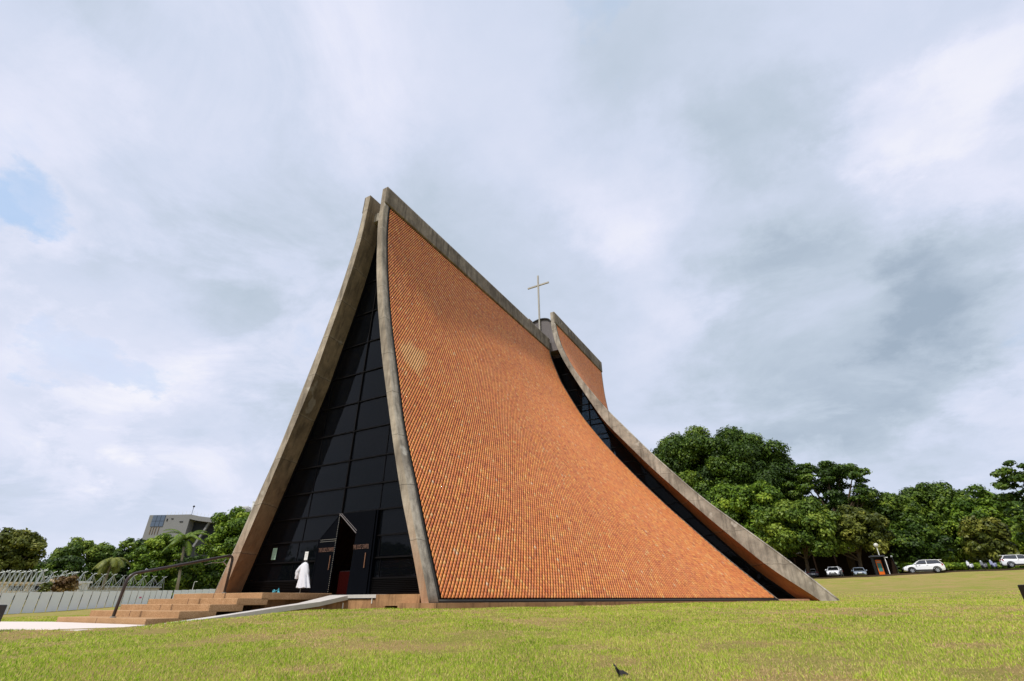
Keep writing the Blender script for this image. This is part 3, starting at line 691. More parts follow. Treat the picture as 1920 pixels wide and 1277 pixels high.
tw = empty('twig', (-1.85, -2.3, 1.18)); tag(tw, 'thin dry twig dangling under the top of the handrail', 'twig')
MB().tube([(0, .28, .12), (0, .2, .02), (0, -.05, -.02), (0, -.2, -.02), (0, -.42, -.1)], [.012, .014, .012, .01, .006], 6).build('stem', M_steelrod, tw)
MB().tube([(0, .2, .02), (0, .32, -.06), (0, .36, -.14)], [.012, .02, .006], 6).build('stem', M_steelrod, tw)

ramp_o = empty('ramp', (1.1, .5, -.5)); tag(ramp_o, 'white painted metal access ramp sloping up to the doors beside the steps', 'ramp')
M_ramp = simple('pale_grey_ramp_paint', lin(196, 190, 184), .7, .2, var=.2, scale=5)
o3 = Vector(ramp_o.location)
RL_ = [(.72, .20), (.62, .195), (-.66, -.04), (-1.95, -.18), (-3.0, -.30), (-4.2, -.42), (-5.45, -.55)]
RR_ = [(.72, .20), (.62, .195), (-.66, -.005), (-1.95, -.125), (-3.0, -.24), (-4.2, -.37), (-5.45, -.49)]
m = MB(); xa, xb = .50, 1.50
for i in range(6):
    (ya, zl), (yb, zl2) = RL_[i], RL_[i+1]; zr_, zr2 = RR_[i][1], RR_[i+1][1]
    m.add([(xa, ya, zl), (xb, ya, zr_), (xb, yb, zr2), (xa, yb, zl2), (xa, ya, zl-.13), (xb, ya, zr_-.13), (xb, yb, zr2-.13), (xa, yb, zl2-.13)],
          [(0, 3, 2, 1), (4, 5, 6, 7), (0, 4, 7, 3), (1, 2, 6, 5), (2, 3, 7, 6), (0, 1, 5, 4)])
kid(m, 'deck', M_ramp, ramp_o, o3)
kid(MB().box(.50, 3.22, .722, 1.0, .10, .205).box(1.505, 3.22, .50, .72, .10, .205), 'landing', M_ramp, ramp_o, o3)
for y, z in ((-.5, -.10), (.35, .05)): kid(MB().box(1.47, 1.495, y, y+.025, z-.26, z-.09), 'leg', M_white, ramp_o, o3)
for x in (2.6, 3.12): kid(MB().box(x, x+.025, .515, .54, -.06, .10), 'leg', M_white, ramp_o, o3)
rw = MB().prism([(-2.6, -.75), (.7, -.75), (.7, .08), (-.7, -.12), (-2.6, -.36)], 0, 1.15, 1.42)
kid(rw, 'side_wall', M_plinth, ramp_o, o3)

# robe stand
M_trim0 = simple('black_hanger', lin(16, 16, 18), .6, .3)
stand = empty('robe_stand', (-.32, 0.0, ZP)); tag(stand, 'white gown draped over a thin stand left of the chapel doors', 'gown stand')
M_cloth = simple('white_thin_cloth', lin(216, 217, 222), .9, .1, var=.06, scale=7, bstr=.3)
MB().tube([(0, 0, 0), (0, 0, 1.12)], .012).box(-.14, .14, -.12, .12, 0, .012).build('pole', M_steelrod, stand)
MB().box(-.075, .095, -.02, -.01, 1.06, 1.34).build('card', M_white, stand)
MB().tube([(-.14, 0, .97), (-.04, 0, 1.03), (.06, 0, 1.03), (.16, 0, .95)], .016, 8).build('hanger', M_trim0, stand)
MB().box(-.05, .08, -.024, -.021, 1.27, 1.277).box(-.05, .08, -.024, -.021, 1.22, 1.227).box(-.05, .06, -.024, -.021, 1.16, 1.167).build('print', simple('card_print', lin(130, 130, 135), .7), stand)
gw = []; nA = 56
rings = [(.985, .02, .04, .03), (.965, .02, .09, .05), (.91, .02, .14, .08), (.78, .02, .17, .10), (.60, .05, .19, .12), (.45, .09, .21, .13), (.30, .11, .24, .14), (.17, .13, .27, .15)]
for z, cx_, rx, ry in rings:
    for k in range(nA):
        a = 2*PI*k/nA; fold = 1+.20*math.sin(a*7+z*3)*(1.1-z)+.07*math.sin(a*13+z*5)
        gw.append((cx_+rx*fold*math.cos(a), ry*fold*math.sin(a), z+.012*math.sin(a*5)))
fs = [(r*nA+k, r*nA+(k+1) % nA, (r+1)*nA+(k+1) % nA, (r+1)*nA+k) for r in range(len(rings)-1) for k in range(nA)]
gm = MB().add(gw, fs)
gm.tube([(-.04, 0, .93), (-.14, 0, .80), (-.24, -.02, .68), (-.34, -.02, .60)], [.07, .11, .11, .05], 12, False)
gm.tube([(-.18, -.03, .66), (-.24, -.05, .54), (-.26, -.05, .46)], [.09, .07, .055], 10, False)
gm.tube([(.10, 0, .88), (.17, 0, .70), (.20, 0, .52)], [.07, .08, .06], 10, False)
gm.build('gown', M_cloth, stand, smooth=True)
toy = empty('wire_ornament', (-1.25, -.3, ZP)); tag(toy, 'small teal wire ornament lying at the platform edge', 'ornament')
M_teal = simple('teal_plastic', lin(70, 160, 180), .4, .4)
MB().tube([(-.14, 0, 0), (-.14, 0, .09), (-.06, 0, .12), (0, 0, .06), (-.02, 0, 0)], .012, 6).tube([(0, 0, .07), (.10, 0, .10), (.16, 0, .16), (.2, 0, .05), (.26, 0, .0)], .012, 6).tube([(.12, 0, .0), (.16, 0, .15)], .012, 6).build('loop', M_teal, toy)
MB().ball((-.08, 0, .05), .04, 10, 7).build('bead', M_teal, toy); MB().ball((.18, 0, .04), .045, 10, 7, (1, .8, .8)).build('bead', M_teal, toy)

# bird flying low over the lawn
bp = at(1160, 1262, 6.0)
bird = empty('swallow', bp, 2.2); tag(bird, 'small dark swallow skimming low over the near lawn', 'bird')
M_bird = simple('dark_plumage', lin(34, 30, 30), .7, .3, var=.3, scale=40)
bm = MB().tube([(-.085, 0, 0), (-.06, 0, .004), (-.02, 0, .006), (.02, 0, .008), (.045, 0, .012), (.062, 0, .012), (.072, 0, .009)], [.004, .012, .018, .018, .013, .011, .003], 10)
for s_ in (-1, 1):
    bm.add([(.035, s_*.012, .012), (-.02, s_*.012, .008), (.03, s_*.06, .035), (-.025, s_*.055, .03), (0, s_*.12, .045), (-.03, s_*.10, .04), (-.055, s_*.155, .035), (.033, s_*.012, .016), (-.02, s_*.012, .012), (.028, s_*.06, .040), (-.025, s_*.055, .034), (0, s_*.12, .049)],
           [(0, 1, 3, 2), (2, 3, 5, 4), (4, 5, 6), (7, 9, 10, 8), (9, 11, 5, 10), (11, 6, 5), (0, 2, 9, 7), (2, 4, 11, 9), (4, 6, 11)])
    bm.add([(-.075, 0, .004), (-.08, s_*.012, .002), (-.13, s_*.028, 0), (-.095, s_*.004, .002), (-.08, s_*.006, .006)], [(0, 1, 2, 3), (0, 3, 2, 4), (1, 4, 2)])
bo = bm.build('body', M_bird, bird, smooth=False); bird.rotation_euler = (.5, -.45, 2.5)

# ------------------------------------------------------------------ floodlight boxes at the frame edges
M_box = simple('matt_black_case', lin(16, 18, 20), .6, .3)
def flood(px, py, d, lab, hh, rz):
    q = at(px, py, d); z = gz1(q[0], q[1]); e = empty('floodlight', (q[0], q[1], z), rz); tag(e, lab, 'floodlight', 'black floodlights standing on the lawn')
    top = q[2]-z
    MB().box(-.22, .22, -.12, .12, top-hh, top).build('housing', M_box, e, bevel=.02)
    MB().box(-.19, .19, -.128, -.121, top-hh+.04, top-.04).build('glass', M_glass, e)
    MB().tube([(0, 0, -.1), (0, 0, max(.02, top-hh+.01))], .03).box(-.12, .12, -.1, .1, -.05, .02).build('stand', M_metal_dark, e)
flood(1940, 1096, 14, 'black floodlight at the right edge of the lawn', .34, .2)
flood(-6, 1134, 16, 'black floodlight on the grass at the far left edge, before the fence', .34, -.6)

# ------------------------------------------------------------------ hoarding fence
M_hoard = simple('pale_grey_corrugated_sheet', lin(228, 232, 234), .6, .3, var=.05, scale=3)
M_pink = simple('pink_sticker', lin(200, 60, 110), .6)
def fence_panel(p0, p1, ztop, h, i):
    p0 = Vector(p0); p1 = Vector(p1); L = (p1-p0).length; a = math.atan2(p1.y-p0.y, p1.x-p0.x)
    return L, a
fence_pts = [at(-24, 1111, 75.5), at(325, 1106.5, 112.5)]
FA, FB = fence_pts
nP = 21; hoard = empty('hoarding_fence', (FA[0], FA[1], FA[2]-2)); tag(hoard, 'row of tall pale grey corrugated panels fencing off the site on the left', 'fence')
off = Vector(hoard.location)
dF = Vector(FB-FA); Lp = Vector((dF.x, dF.y, 0)).length/nP; ux = Vector((dF.x, dF.y, 0)).normalized(); nrm = Vector((ux.y, -ux.x, 0))
if nrm.dot(Vector((CAM[0]-FA[0], CAM[1]-FA[1], 0))) < 0: nrm = -nrm
def corr(o_, ln, z0, z1):
    m = MB(); n = 14; vs = []
    for k in range(n*2+1):
        s_ = k/(n*2)*ln; dpt = .035 if k % 2 else 0
        for z in (z0, z1): vs.append(o_+ux*s_+nrm*dpt+Vector((0, 0, z)))
    for k in range(n*2+1):
        s_ = k/(n*2)*ln
        for z in (z0, z1): vs.append(o_+ux*s_-nrm*.03+Vector((0, 0, z)))
    N2 = (n*2+1)*2
    fs = [(2*k, 2*k+2, 2*k+3, 2*k+1) for k in range(n*2)]+[(N2+2*k, N2+2*k+1, N2+2*k+3, N2+2*k+2) for k in range(n*2)]
    fs += [(2*k+1, 2*k+3, N2+2*k+3, N2+2*k+1) for k in range(n*2)]
    return m.add(vs, fs)
for i in range(nP):
    p = Vector(FA)+dF*(i/nP); zt_ = p.z; o_ = Vector((p.x, p.y, 0))-off; o_.z = 0
    m = corr(o_+ux*.09, Lp-.18, zt_-2.15-off.z+random.uniform(-.03, .0), zt_-off.z+random.uniform(-.04, .04)); m.build('panel', M_hoard, hoard)
    if i == 15:
        q = o_+ux*(Lp*.35)+nrm*.06; MB().bar(q+Vector((0, 0, zt_-off.z-.95)), q+ux*.7+Vector((0, 0, zt_-off.z-.93)), .02, .16).build('sticker', M_pink, hoard)
for i in range(nP+1):
    p = Vector(FA)+dF*(i/nP)-off; MB().box(p.x-.04-nrm.x*.12, p.x+.04-nrm.x*.12, p.y-.04-nrm.y*.12, p.y+.04-nrm.y*.12, p.z-2.4, p.z-.1).build('post', M_metal_dark, hoard)
GA, GB = at(327, 1106.5, 113), at(428, 1103, 122)
h2 = empty('hoarding_fence', (GA[0], GA[1], GA[2]-2)); tag(h2, 'shorter run of white panel fence just left of the chapel leg', 'fence')
dG = Vector(GB-GA); off = Vector(h2.location); n2 = 8; L2 = Vector((dG.x, dG.y, 0)).length/n2; ux = Vector((dG.x, dG.y, 0)).normalized(); nrm = Vector((ux.y, -ux.x, 0))
if nrm.dot(Vector((CAM[0]-GA[0], CAM[1]-GA[1], 0))) < 0: nrm = -nrm
for i in range(n2):
    p = Vector(GA)+dG*(i/n2); o_ = Vector((p.x, p.y, 0))-off; o_.z = 0
    corr(o_+ux*.03, L2-.06, p.z-2.3-off.z, p.z-off.z).build('panel', M_hoard, h2)

# ------------------------------------------------------------------ steel lattice and site buildings on the left
M_galv = simple('galvanised_steel', lin(176, 182, 180), .45, .4, .3, var=.15)
def lattice(name, lab, pxs, d0, d1, ytop, ybot, sp, group=None, dense=False):
    a = at(pxs[0], ybot, d0); e = empty(name, a); tag(e, lab, 'steel frame', group); off = Vector(a)
    n = int(abs(pxs[1]-pxs[0])/sp); prevt = None; tie = MB()
    for i in range(n+1):
        u = i/n; px = pxs[0]+(pxs[1]-pxs[0])*u; d_ = d0+(d1-d0)*u; yt = ytop[0]+(ytop[1]-ytop[0])*u+random.uniform(-2, 2); yb = ybot+4
        b_ = Vector(at(px, yb, d_))-off; t_ = Vector(at(px+9 if not dense else px+5, yt, d_))-off; t_.x, t_.y = b_.x, b_.y
        wv_ = .55; m = MB()
        r = .032
        for sx, sy_ in ((-1, -1), (1, -1), (0, 1)): m.tube([b_+Vector((sx*wv_, sy_*wv_, 0)), t_+Vector((sx*.06, sy_*.06, 0))], r, 5)
        hh = t_.z-b_.z
        for k in range(1, 4):
            z = b_.z+hh*k/4; f = 1-k/4
            m.tube([Vector((b_.x-wv_*f, b_.y-wv_*f, z)), Vector((b_.x+wv_*f, b_.y-wv_*f, z))], r*.6, 4)
        for k in range(5):
            aa = 2*PI*k/5; m.tube([t_, t_+Vector((math.cos(aa)*.45, math.sin(aa)*.45, .22))], .03, 4)
        m.build('mast', M_galv, e)
        if prevt is not None:
            mid = (prevt+t_)/2; mid.z -= 1.3 if not dense else 1.6
            tie.tube([prevt, mid, t_], .035, 4); tie.tube([prevt, t_] if dense else [prevt, Vector((t_.x, t_.y, t_.z-2.2))], .03, 4)
            tie.tube([Vector((prevt.x, prevt.y, prevt.z-2.4)), t_], .03, 4); tie.tube([Vector((prevt.x, prevt.y, prevt.z-2.4)), Vector((t_.x, t_.y, t_.z-2.4))], .045, 4)
        prevt = t_
    tie.build('tie', M_galv, e); return e
lattice('steel_truss', 'dense run of galvanised roof trusses behind the fence at far left', (-30, 62), 92, 98, (1074, 1071), 1112, 9.5, dense=True)
lattice('steel_truss', 'row of spiky galvanised lattice masts with ties behind the grey panel fence', (66, 300), 104, 128, (1072, 1083), 1106, 19)
lattice('steel_truss', 'slanting light steel space frame joining the dense trusses to the masts', (70, 128), 118, 121, (1083, 1074), 1108, 14, dense=True)
M_wall1 = simple('pale_render', lin(196, 190, 178), .85, .2, var=.08, scale=.8)
M_roofg = simple('grey_metal_roof', lin(150, 154, 158), .6, .3, var=.1, scale=.5)
M_cream = simple('cream_render', lin(214, 196, 164), .85, .2, var=.06, scale=.8)
def lowblock(lab, x0, x1, yt, yb, d, depth, mwall, mroof, win=True, over=.35):
    a = Vector(at(x0, yt, d)); b = Vector(at(x1, yt, d)); zb = at((x0+x1)/2, yb, d)[2]; c = (a+b)/2; L = Vector((b.x-a.x, b.y-a.y, 0)).length
    e = empty('site_building', (c.x, c.y, zb), math.atan2(b.y-a.y, b.x-a.x)); tag(e, lab, 'building'); h = c.z-zb
    sgn = 1 if Vector((-(b.y-a.y), b.x-a.x, 0)).dot(Vector((c.x-CAM[0], c.y-CAM[1], 0))) > 0 else -1
    y0, y1_ = (0, depth) if sgn > 0 else (-depth, 0)
    MB().box(-L/2, L/2, y0, y1_, 0, h-.25).build('wall', mwall, e)
    MB().box(-L/2-over, L/2+over, y0-over, y1_+over, h-.249, h).build('roof', mroof, e)
    yf = (y0 if sgn > 0 else y1_); n = max(2, int(L/3))
    if win:
        for k in range(n):
            xx = -L/2+(k+.5)*L/n; MB().box(xx-.8, xx+.8, yf-.03 if sgn > 0 else yf-.02, yf+.02 if sgn > 0 else yf+.03, h*.35, h*.72).build('window', M_glass, e)
    return e
lowblock('low cream walled shed with dark bays behind the trusses at far left', -40, 60, 1091, 1116, 100, 8, M_cream, M_cream)
lowblock('long low pale building with flat roof in the middle of the site', 55, 150, 1092, 1116, 108, 8, M_wall1, M_wall1)
lowblock('long grey metal roofed shed behind the lattice masts', 150, 300, 1099, 1116, 126, 9, M_wall1, M_roofg, win=False)
lowblock('small cream hut standing on the low roofline left of the reddish bush', 100, 126, 1086, 1114, 116, 5, M_cream, M_cream, win=False)
lowblock('small white flat roofed cabin behind the bush', 148, 170, 1090, 1114, 124, 5, M_white, M_white, win=False)

# big concrete building on the hill
q0 = Vector(at(281, 966, 190)); q1 = Vector(at(358, 964.5, 182)); zb = at(300, 1060, 190)[2]
e = empty('campus_building', (q0.x, q0.y, zb), math.atan2(q1.y-q0.y, q1.x-q0.x)); tag(e, 'large grey concrete building rising above the trees on the left', 'building')
Lb = Vector((q1.x-q0.x, q1.y-q0.y, 0)).length; hb = q0.z-zb; hb2 = q1.z-zb
M_bconc = simple('pale_board_marked_concrete', lin(130, 130, 129), .9, .2, var=.12, scale=.25)
M_bglass = simple('slate_blue_curtain_wall', lin(84, 98, 118), .3, .5, var=.1, scale=1)
M_dark = simple('deep_shadow_render', lin(52, 54, 56), .9, .1)
sgn = 1 if Vector((-(q1.y-q0.y), q1.x-q0.x, 0)).dot(Vector((q0.x-CAM[0], q0.y-CAM[1], 0))) > 0 else -1
D_ = 34*sgn
MB().prism([(0, 0), (Lb, 0), (Lb, hb2), (0, hb)], 1, 0, D_*.45).build('wall', M_bconc, e)
f_ = -.15*sgn
def fc(x0, x1, z0, z1, name, mt): return MB().box(x0*Lb, x1*Lb, min(f_, .1*sgn), max(f_, .1*sgn), hb*z0, hb*z1).build(name, mt, e)
cwl = fc(.10, .40, .76, .995, 'curtain_wall', M_bglass)
MB().box(.10*Lb, .40*Lb, f_-.04, f_+.04, hb*.87, hb*.874).box(.2*Lb, .205*Lb, f_-.04, f_+.04, hb*.76, hb*.99).box(.3*Lb, .305*Lb, f_-.04, f_+.04, hb*.76, hb*.99).build('mullion', M_dark, cwl)
fc(.455, .475, .87, .92, 'window', M_dark); fc(.56, .61, .91, .925, 'window', M_dark); fc(.78, .86, .845, .862, 'window', M_dark)
for k in (.13, .19, .25, .32): fc(k, k+.012, .60, .75, 'stain', simple('rain_stain', lin(120, 104, 88), .9))
# recessed side wing under a sagging roof slab
W2 = 30
pts = [(Lb+.01, hb2), (Lb+3, hb2-.6), (Lb+8, hb2-1.2), (Lb+13, hb2-.6), (Lb+17, hb2+1.6), (Lb+W2, hb2-3)]
rf = MB().prism(pts+[(x, z-1.3) for x, z in pts[::-1]], 1, f_, D_*.5).build('roof', M_bconc, e)
MB().box(Lb+.02, Lb+W2-1, min(3*sgn, D_*.45), max(3*sgn, D_*.45), 0, hb2-6.2).build('wing', M_bconc, e)
MB().prism([(Lb+.02, 0), (Lb+W2-1, 0), (Lb+W2-1, hb2-5.2), (Lb+13, hb2-2.0), (Lb+8, hb2-2.6), (Lb+.02, hb2-2.0)], 1, 2.4*sgn, 2.9*sgn).build('curtain_wall', M_dark, e)  # dark sheet with the shade of the recess put into its colour
MB().bar((Lb+6, 1.0*sgn, hb2-2.2), (Lb+3, 1.0*sgn, hb2-9), .6).bar((Lb+12, 1.0*sgn, hb2-2.0), (Lb+11, 1.0*sgn, hb2-9), .4).build('column', M_bconc, e)
for x, w_, h_ in ((Lb+13.5, 2.6, 3.4), (Lb+17.5, 1.2, 3.0), (Lb+20.5, 3.4, 3.3), (Lb+25.5, 3.0, 2.6)):
    zt_ = np.interp(x, [p[0] for p in pts], [p[1] for p in pts]); MB().box(x, x+w_, 3*sgn-1.2, 3*sgn+1.2, zt_-.8, zt_+h_*.75).box(x-.1, x+w_+.1, 3*sgn-1.3, 3*sgn+1.3, zt_+h_*.751, zt_+h_*.8).build('rooftop_unit', M_white, e)
m = MB()
for k in range(34): x = 5+k*1.2; zt_ = np.interp(x, [0, Lb]+[p[0] for p in pts[1:]], [hb, hb2]+[p[1] for p in pts[1:]]); m.box(x, x+.06, .5*sgn, .5*sgn+.06, zt_, zt_+1.0)
m.build('railing', M_white, e)
MB().tube([(Lb*.95, 1.2, hb2-.2), (Lb*.95, 1.2, hb2+2.4)], .06).ball((Lb*.95, 1.2, hb2+2.5), .3).build('mast', M_dark, e)

# ------------------------------------------------------------------ trees
def mat_leaf(name, c0, c1, c2):
    t = NT(name); a = t.n('ShaderNodeAttribute', attribute_name='tint')
    c = ramp(t, a.outputs['Fac'], [(0, c0), (.5, c1), (1, c2)])
    b = t.n('ShaderNodeBsdfPrincipled'); t.l(c, b.inputs['Base Color']); b.inputs['Roughness'].default_value = .5; b.inputs['Specular IOR Level'].default_value = .25
    tr = t.n('ShaderNodeBsdfTranslucent'); t.l(c, tr.inputs[0])
    m = t.n('ShaderNodeMixShader'); m.inputs[0].default_value = .22; t.l(b.outputs[0], m.inputs[1]); t.l(tr.outputs[0], m.inputs[2]); t.l(m.outputs[0], t.out.inputs[0]); return t.m
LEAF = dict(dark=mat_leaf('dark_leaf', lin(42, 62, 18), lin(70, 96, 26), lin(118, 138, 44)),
            mid=mat_leaf('mid_leaf', lin(56, 78, 22), lin(92, 116, 34), lin(140, 156, 56)),
            olive=mat_leaf('olive_leaf', lin(62, 72, 24), lin(100, 108, 38), lin(146, 146, 62)),
            bright=mat_leaf('bright_leaf', lin(60, 86, 22), lin(106, 134, 34), lin(160, 178, 60)),
            rust=mat_leaf('rusty_leaf', lin(84, 62, 36), lin(116, 92, 52), lin(146, 126, 76)))
M_bark = simple('tree_bark', lin(84, 72, 58), .95, .1, var=.3, scale=3, bstr=.3)
M_barkp = simple('pale_palm_bark', lin(140, 132, 116), .9, .1, var=.2, scale=3)
def leaves(lobes, per, size, rng, up=.45, gap=.0):
    Vs, Ts = [], []
    for (c, r, tb) in lobes:
        n = int(per*r[0]*r[0]); dr = rng.normal(size=(n, 3)); dr[:, 2] += up; dr /= np.linalg.norm(dr, axis=1)[:, None]
        rad = rng.uniform(.62, 1.06, (n, 1)); lump = 1+.22*np.sin(dr[:, :1]*9+c[0])*np.sin(dr[:, 1:2]*8+c[1])
        P = np.array(c)+dr*rad*lump*np.array(r)
        nn = dr*1.15+rng.normal(size=(n, 3))*.5+np.array([0, 0, .35]); nn /= np.linalg.norm(nn, axis=1)[:, None]
        a = np.cross(nn, rng.normal(size=(n, 3))); a /= np.linalg.norm(a, axis=1)[:, None]; b = np.cross(nn, a)
        s_ = size*rng.uniform(.6, 1.3, (n, 1))
        q = np.stack([P-a*s_, P+b*s_*.62+nn*s_*.15, P+a*s_, P-b*s_*.62+nn*s_*.15], 1); Vs.append(q.reshape(-1, 3))
        tt = np.clip(tb+rng.normal(0, .2, n), 0, 1); Ts.append(np.repeat(tt, 4))
    V = np.concatenate(Vs); return V, np.arange(len(V)).reshape(-1, 4), np.concatenate(Ts)
def tree(name, lab, xl, xr, yt, yb, d, kind, group, seed, nl=34, lr=.30, flat=1.0, per=84, size=.27, yfoot=None, trunk=.35, limbs=6, depth=.8, skirt=False, trunkn=1, cat='tree'):
    rng = np.random.default_rng(seed); xm = (xl+xr)/2
    A = at(xl, (yt+yb)/2, d); B = at(xr, (yt+yb)/2, d); top = at(xm, yt, d); bot = at(xm, yb, d)
    c = (top+bot)/2; W = np.hypot(*(B-A)[:2])/2; Hh = (top[2]-bot[2])/2
    foot = gz1(c[0], c[1]) if yfoot is None else at(xm, yfoot, d)[2]
    foot = min(foot, bot[2]-.2)
    e = empty(name, (c[0], c[1], foot)); tag(e, lab, cat, group)
    C0 = np.array([0, 0, c[2]-foot]); lobes = []
    ur = (B-A)/np.linalg.norm(B-A); uf = np.array([-ur[1], ur[0], 0])
    R0 = min(W, Hh*1.2)*lr*1.15
    for i in range(nl):
        k = (i+.5)/nl; phi = math.acos(1-1.75*k if not skirt else 1-2*k); th_ = i*2.39996+rng.normal(0, .25)
        cz, sz_ = math.cos(phi), math.sin(phi)**.75; dv = np.array([sz_*math.cos(th_), sz_*math.sin(th_), math.copysign(abs(cz)**.72, cz)])
        rr = rng.uniform(.72, 1.06); p = C0+ur*dv[0]*(W-R0*.75)*rr+uf*dv[1]*(W*depth-R0*.7)*rr+np.array([0, 0, dv[2]*(Hh-R0*.6)*rr])
        r = R0*rng.uniform(.75, 1.2); lobes.append((p, (r, r, r*.72*flat), np.clip(.42+rng.normal(0, .22), 0, 1)))
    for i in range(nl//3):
        dv = rng.normal(size=3)*.33; p = C0+ur*dv[0]*W+uf*dv[1]*W*depth+np.array([0, 0, dv[2]*Hh]); r = R0*1.1; lobes.append((p, (r, r, r*.7*flat), .15))  # inner lobes: shade inside the crown put into the leaf tint
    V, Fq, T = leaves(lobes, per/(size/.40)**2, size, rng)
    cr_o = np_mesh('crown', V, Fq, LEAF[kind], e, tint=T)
    tm = MB(); zc = C0[2]
    for tn in range(trunkn):
        ox = (tn-(trunkn-1)/2)*trunk*5; bnd = rng.normal(0, .3, 2)
        tm.tube([(ox, 0, -.5), (ox+bnd[0]*.5, bnd[1]*.5, zc*.25), (ox+bnd[0], bnd[1], zc*.55), (ox*.7+bnd[0]*.5, 0, zc)], [trunk*1.25, trunk, trunk*.8, trunk*.4], 8)
        for k in range(limbs):
            lb = lobes[int(rng.integers(0, nl))][0]; s0 = Vector((ox+bnd[0]*.7, bnd[1]*.7, zc*rng.uniform(.35, .6)))
            mid = s0.lerp(Vector(lb), .5)+Vector((0, 0, -.08*W)); tm.tube([s0, mid, Vector(lb)], [trunk*.5, trunk*.32, trunk*.12], 6)
    tm.build('trunk', M_bark, e, smooth=True)
    return e
GR = 'broadleaf trees beyond the road on the right'; GL = 'trees behind the fence on the left'
tree('broadleaf_tree', 'huge dark green dome shaped tree, tallest of those right of the chapel', 1214, 1486, 810, 985, 122, 'dark', GR, 1, nl=110, lr=.20, per=84, trunk=.7, limbs=14, yfoot=1075)
tree('umbrella_tree', 'spreading umbrella shaped tree with bare limbs showing under a flat crown', 1462, 1646, 860, 968, 118, 'dark', GR, 2, nl=46, lr=.20, flat=.62, per=55, size=.27, trunk=.55, limbs=22, yfoot=1075, depth=.6)
tree('broadleaf_tree', 'light green pointed tree low in front of the dome shaped tree', 1318, 1490, 900, 1075, 108, 'bright', GR, 3, nl=70, lr=.21, yfoot=1085, trunk=.3, skirt=True)
tree('broadleaf_tree', 'rounded fresh green tree in front, above the parked dark car', 1400, 1590, 938, 1056, 104, 'mid', GR, 4, nl=70, lr=.22, yfoot=1085, trunk=.28)
tree('broadleaf_tree', 'dark olive tree hanging over the white parked car', 1510, 1670, 952, 1046, 106, 'olive', GR, 5, nl=56, lr=.23, yfoot=1085, trunk=.3)
tree('broadleaf_tree', 'green tree rising directly behind the kiosk', 1588, 1760, 922, 1060, 124, 'mid', GR, 6, nl=72, lr=.20, yfoot=1072, trunk=.35, skirt=True)
tree('broadleaf_tree', 'tall broad green tree behind the side on white car', 1672, 1868, 906, 1060, 128, 'mid', GR, 7, nl=84, lr=.18, yfoot=1068, skirt=True)
tree('broadleaf_tree', 'round green tree between the tall tree and the dark tree at the right edge', 1775, 1945, 924, 1060, 124, 'bright', GR, 8, nl=70, lr=.20, yfoot=1066, skirt=True)
tree('broadleaf_tree', 'brownish green low tree behind the scooters', 1800, 1905, 968, 1062, 110, 'olive', GR, 9, nl=60, lr=.22, yfoot=1068, skirt=True)
tree('broadleaf_tree', 'dark low tree filling the shade behind the kiosk and the lamp', 1650, 1790, 985, 1066, 116, 'dark', GR, 10, nl=34, lr=.28, yfoot=1072, skirt=True)
tree('broadleaf_tree', 'very dark layered tree at the right edge of the view', 1872, 2040, 852, 1066, 106, 'dark', GR, 11, nl=60, lr=.19, flat=.7, per=70, yfoot=1064, skirt=True)
tree('broadleaf_tree', 'dark tree partly hidden behind the rear wall of the chapel', 1240, 1420, 900, 1090, 116, 'dark', GR, 12, nl=44, lr=.26, yfoot=1090, skirt=True)
tree('broadleaf_tree', 'shaded tree far back between the dark car and the white car', 1470, 1620, 985, 1085, 134, 'dark', GR, 13, nl=34, lr=.28, yfoot=1085, skirt=True)
tree('broadleaf_tree', 'olive green rounded tree at the far left edge', -70, 88, 990, 1108, 138, 'olive', GL, 21, nl=84, lr=.18, yfoot=1112, skirt=True)
tree('broadleaf_tree', 'wide green tree second from the left edge', 78, 222, 1010, 1108, 144, 'mid', GL, 22, nl=84, lr=.17, yfoot=1112, skirt=True)
tree('broadleaf_tree', 'dark green tree just right of the ragged palm', 205, 276, 1006, 1108, 140, 'dark', GL, 23, nl=36, lr=.26, yfoot=1112, skirt=True)
tree('broadleaf_tree', 'bright green tree in front of the grey campus building', 246, 352, 1000, 1108, 134, 'bright', GL, 24, nl=70, lr=.19, yfoot=1112, skirt=True)
tree('broadleaf_tree', 'tall green tree between the palm and the chapel leg', 374, 560, 948, 1108, 130, 'bright', GL, 25, nl=100, lr=.16, yfoot=1112, skirt=True)
tree('broadleaf_tree', 'low dark tree below the palm beside the chapel leg', 330, 440, 1040, 1112, 126, 'dark', GL, 26, nl=34, lr=.26, yfoot=1112, skirt=True)
tree('broadleaf_tree', 'dark low tree between the two left trees above the trusses', 55, 165, 1042, 1110, 132, 'dark', GL, 27, nl=30, lr=.28, yfoot=1112, skirt=True)
tree('bush', 'reddish brown bush growing up in front of the lattice masts', 96, 150, 1079, 1114, 98, 'rust', None, 28, nl=16, lr=.3, per=60, size=.26, yfoot=1116, trunk=.06, limbs=5, cat='bush')
tree('bush', 'small olive bush behind the fence left of the reddish bush', 72, 98, 1090, 1114, 97, 'olive', None, 29, nl=10, lr=.35, per=70, size=.24, yfoot=1116, trunk=.04, limbs=3, cat='bush')

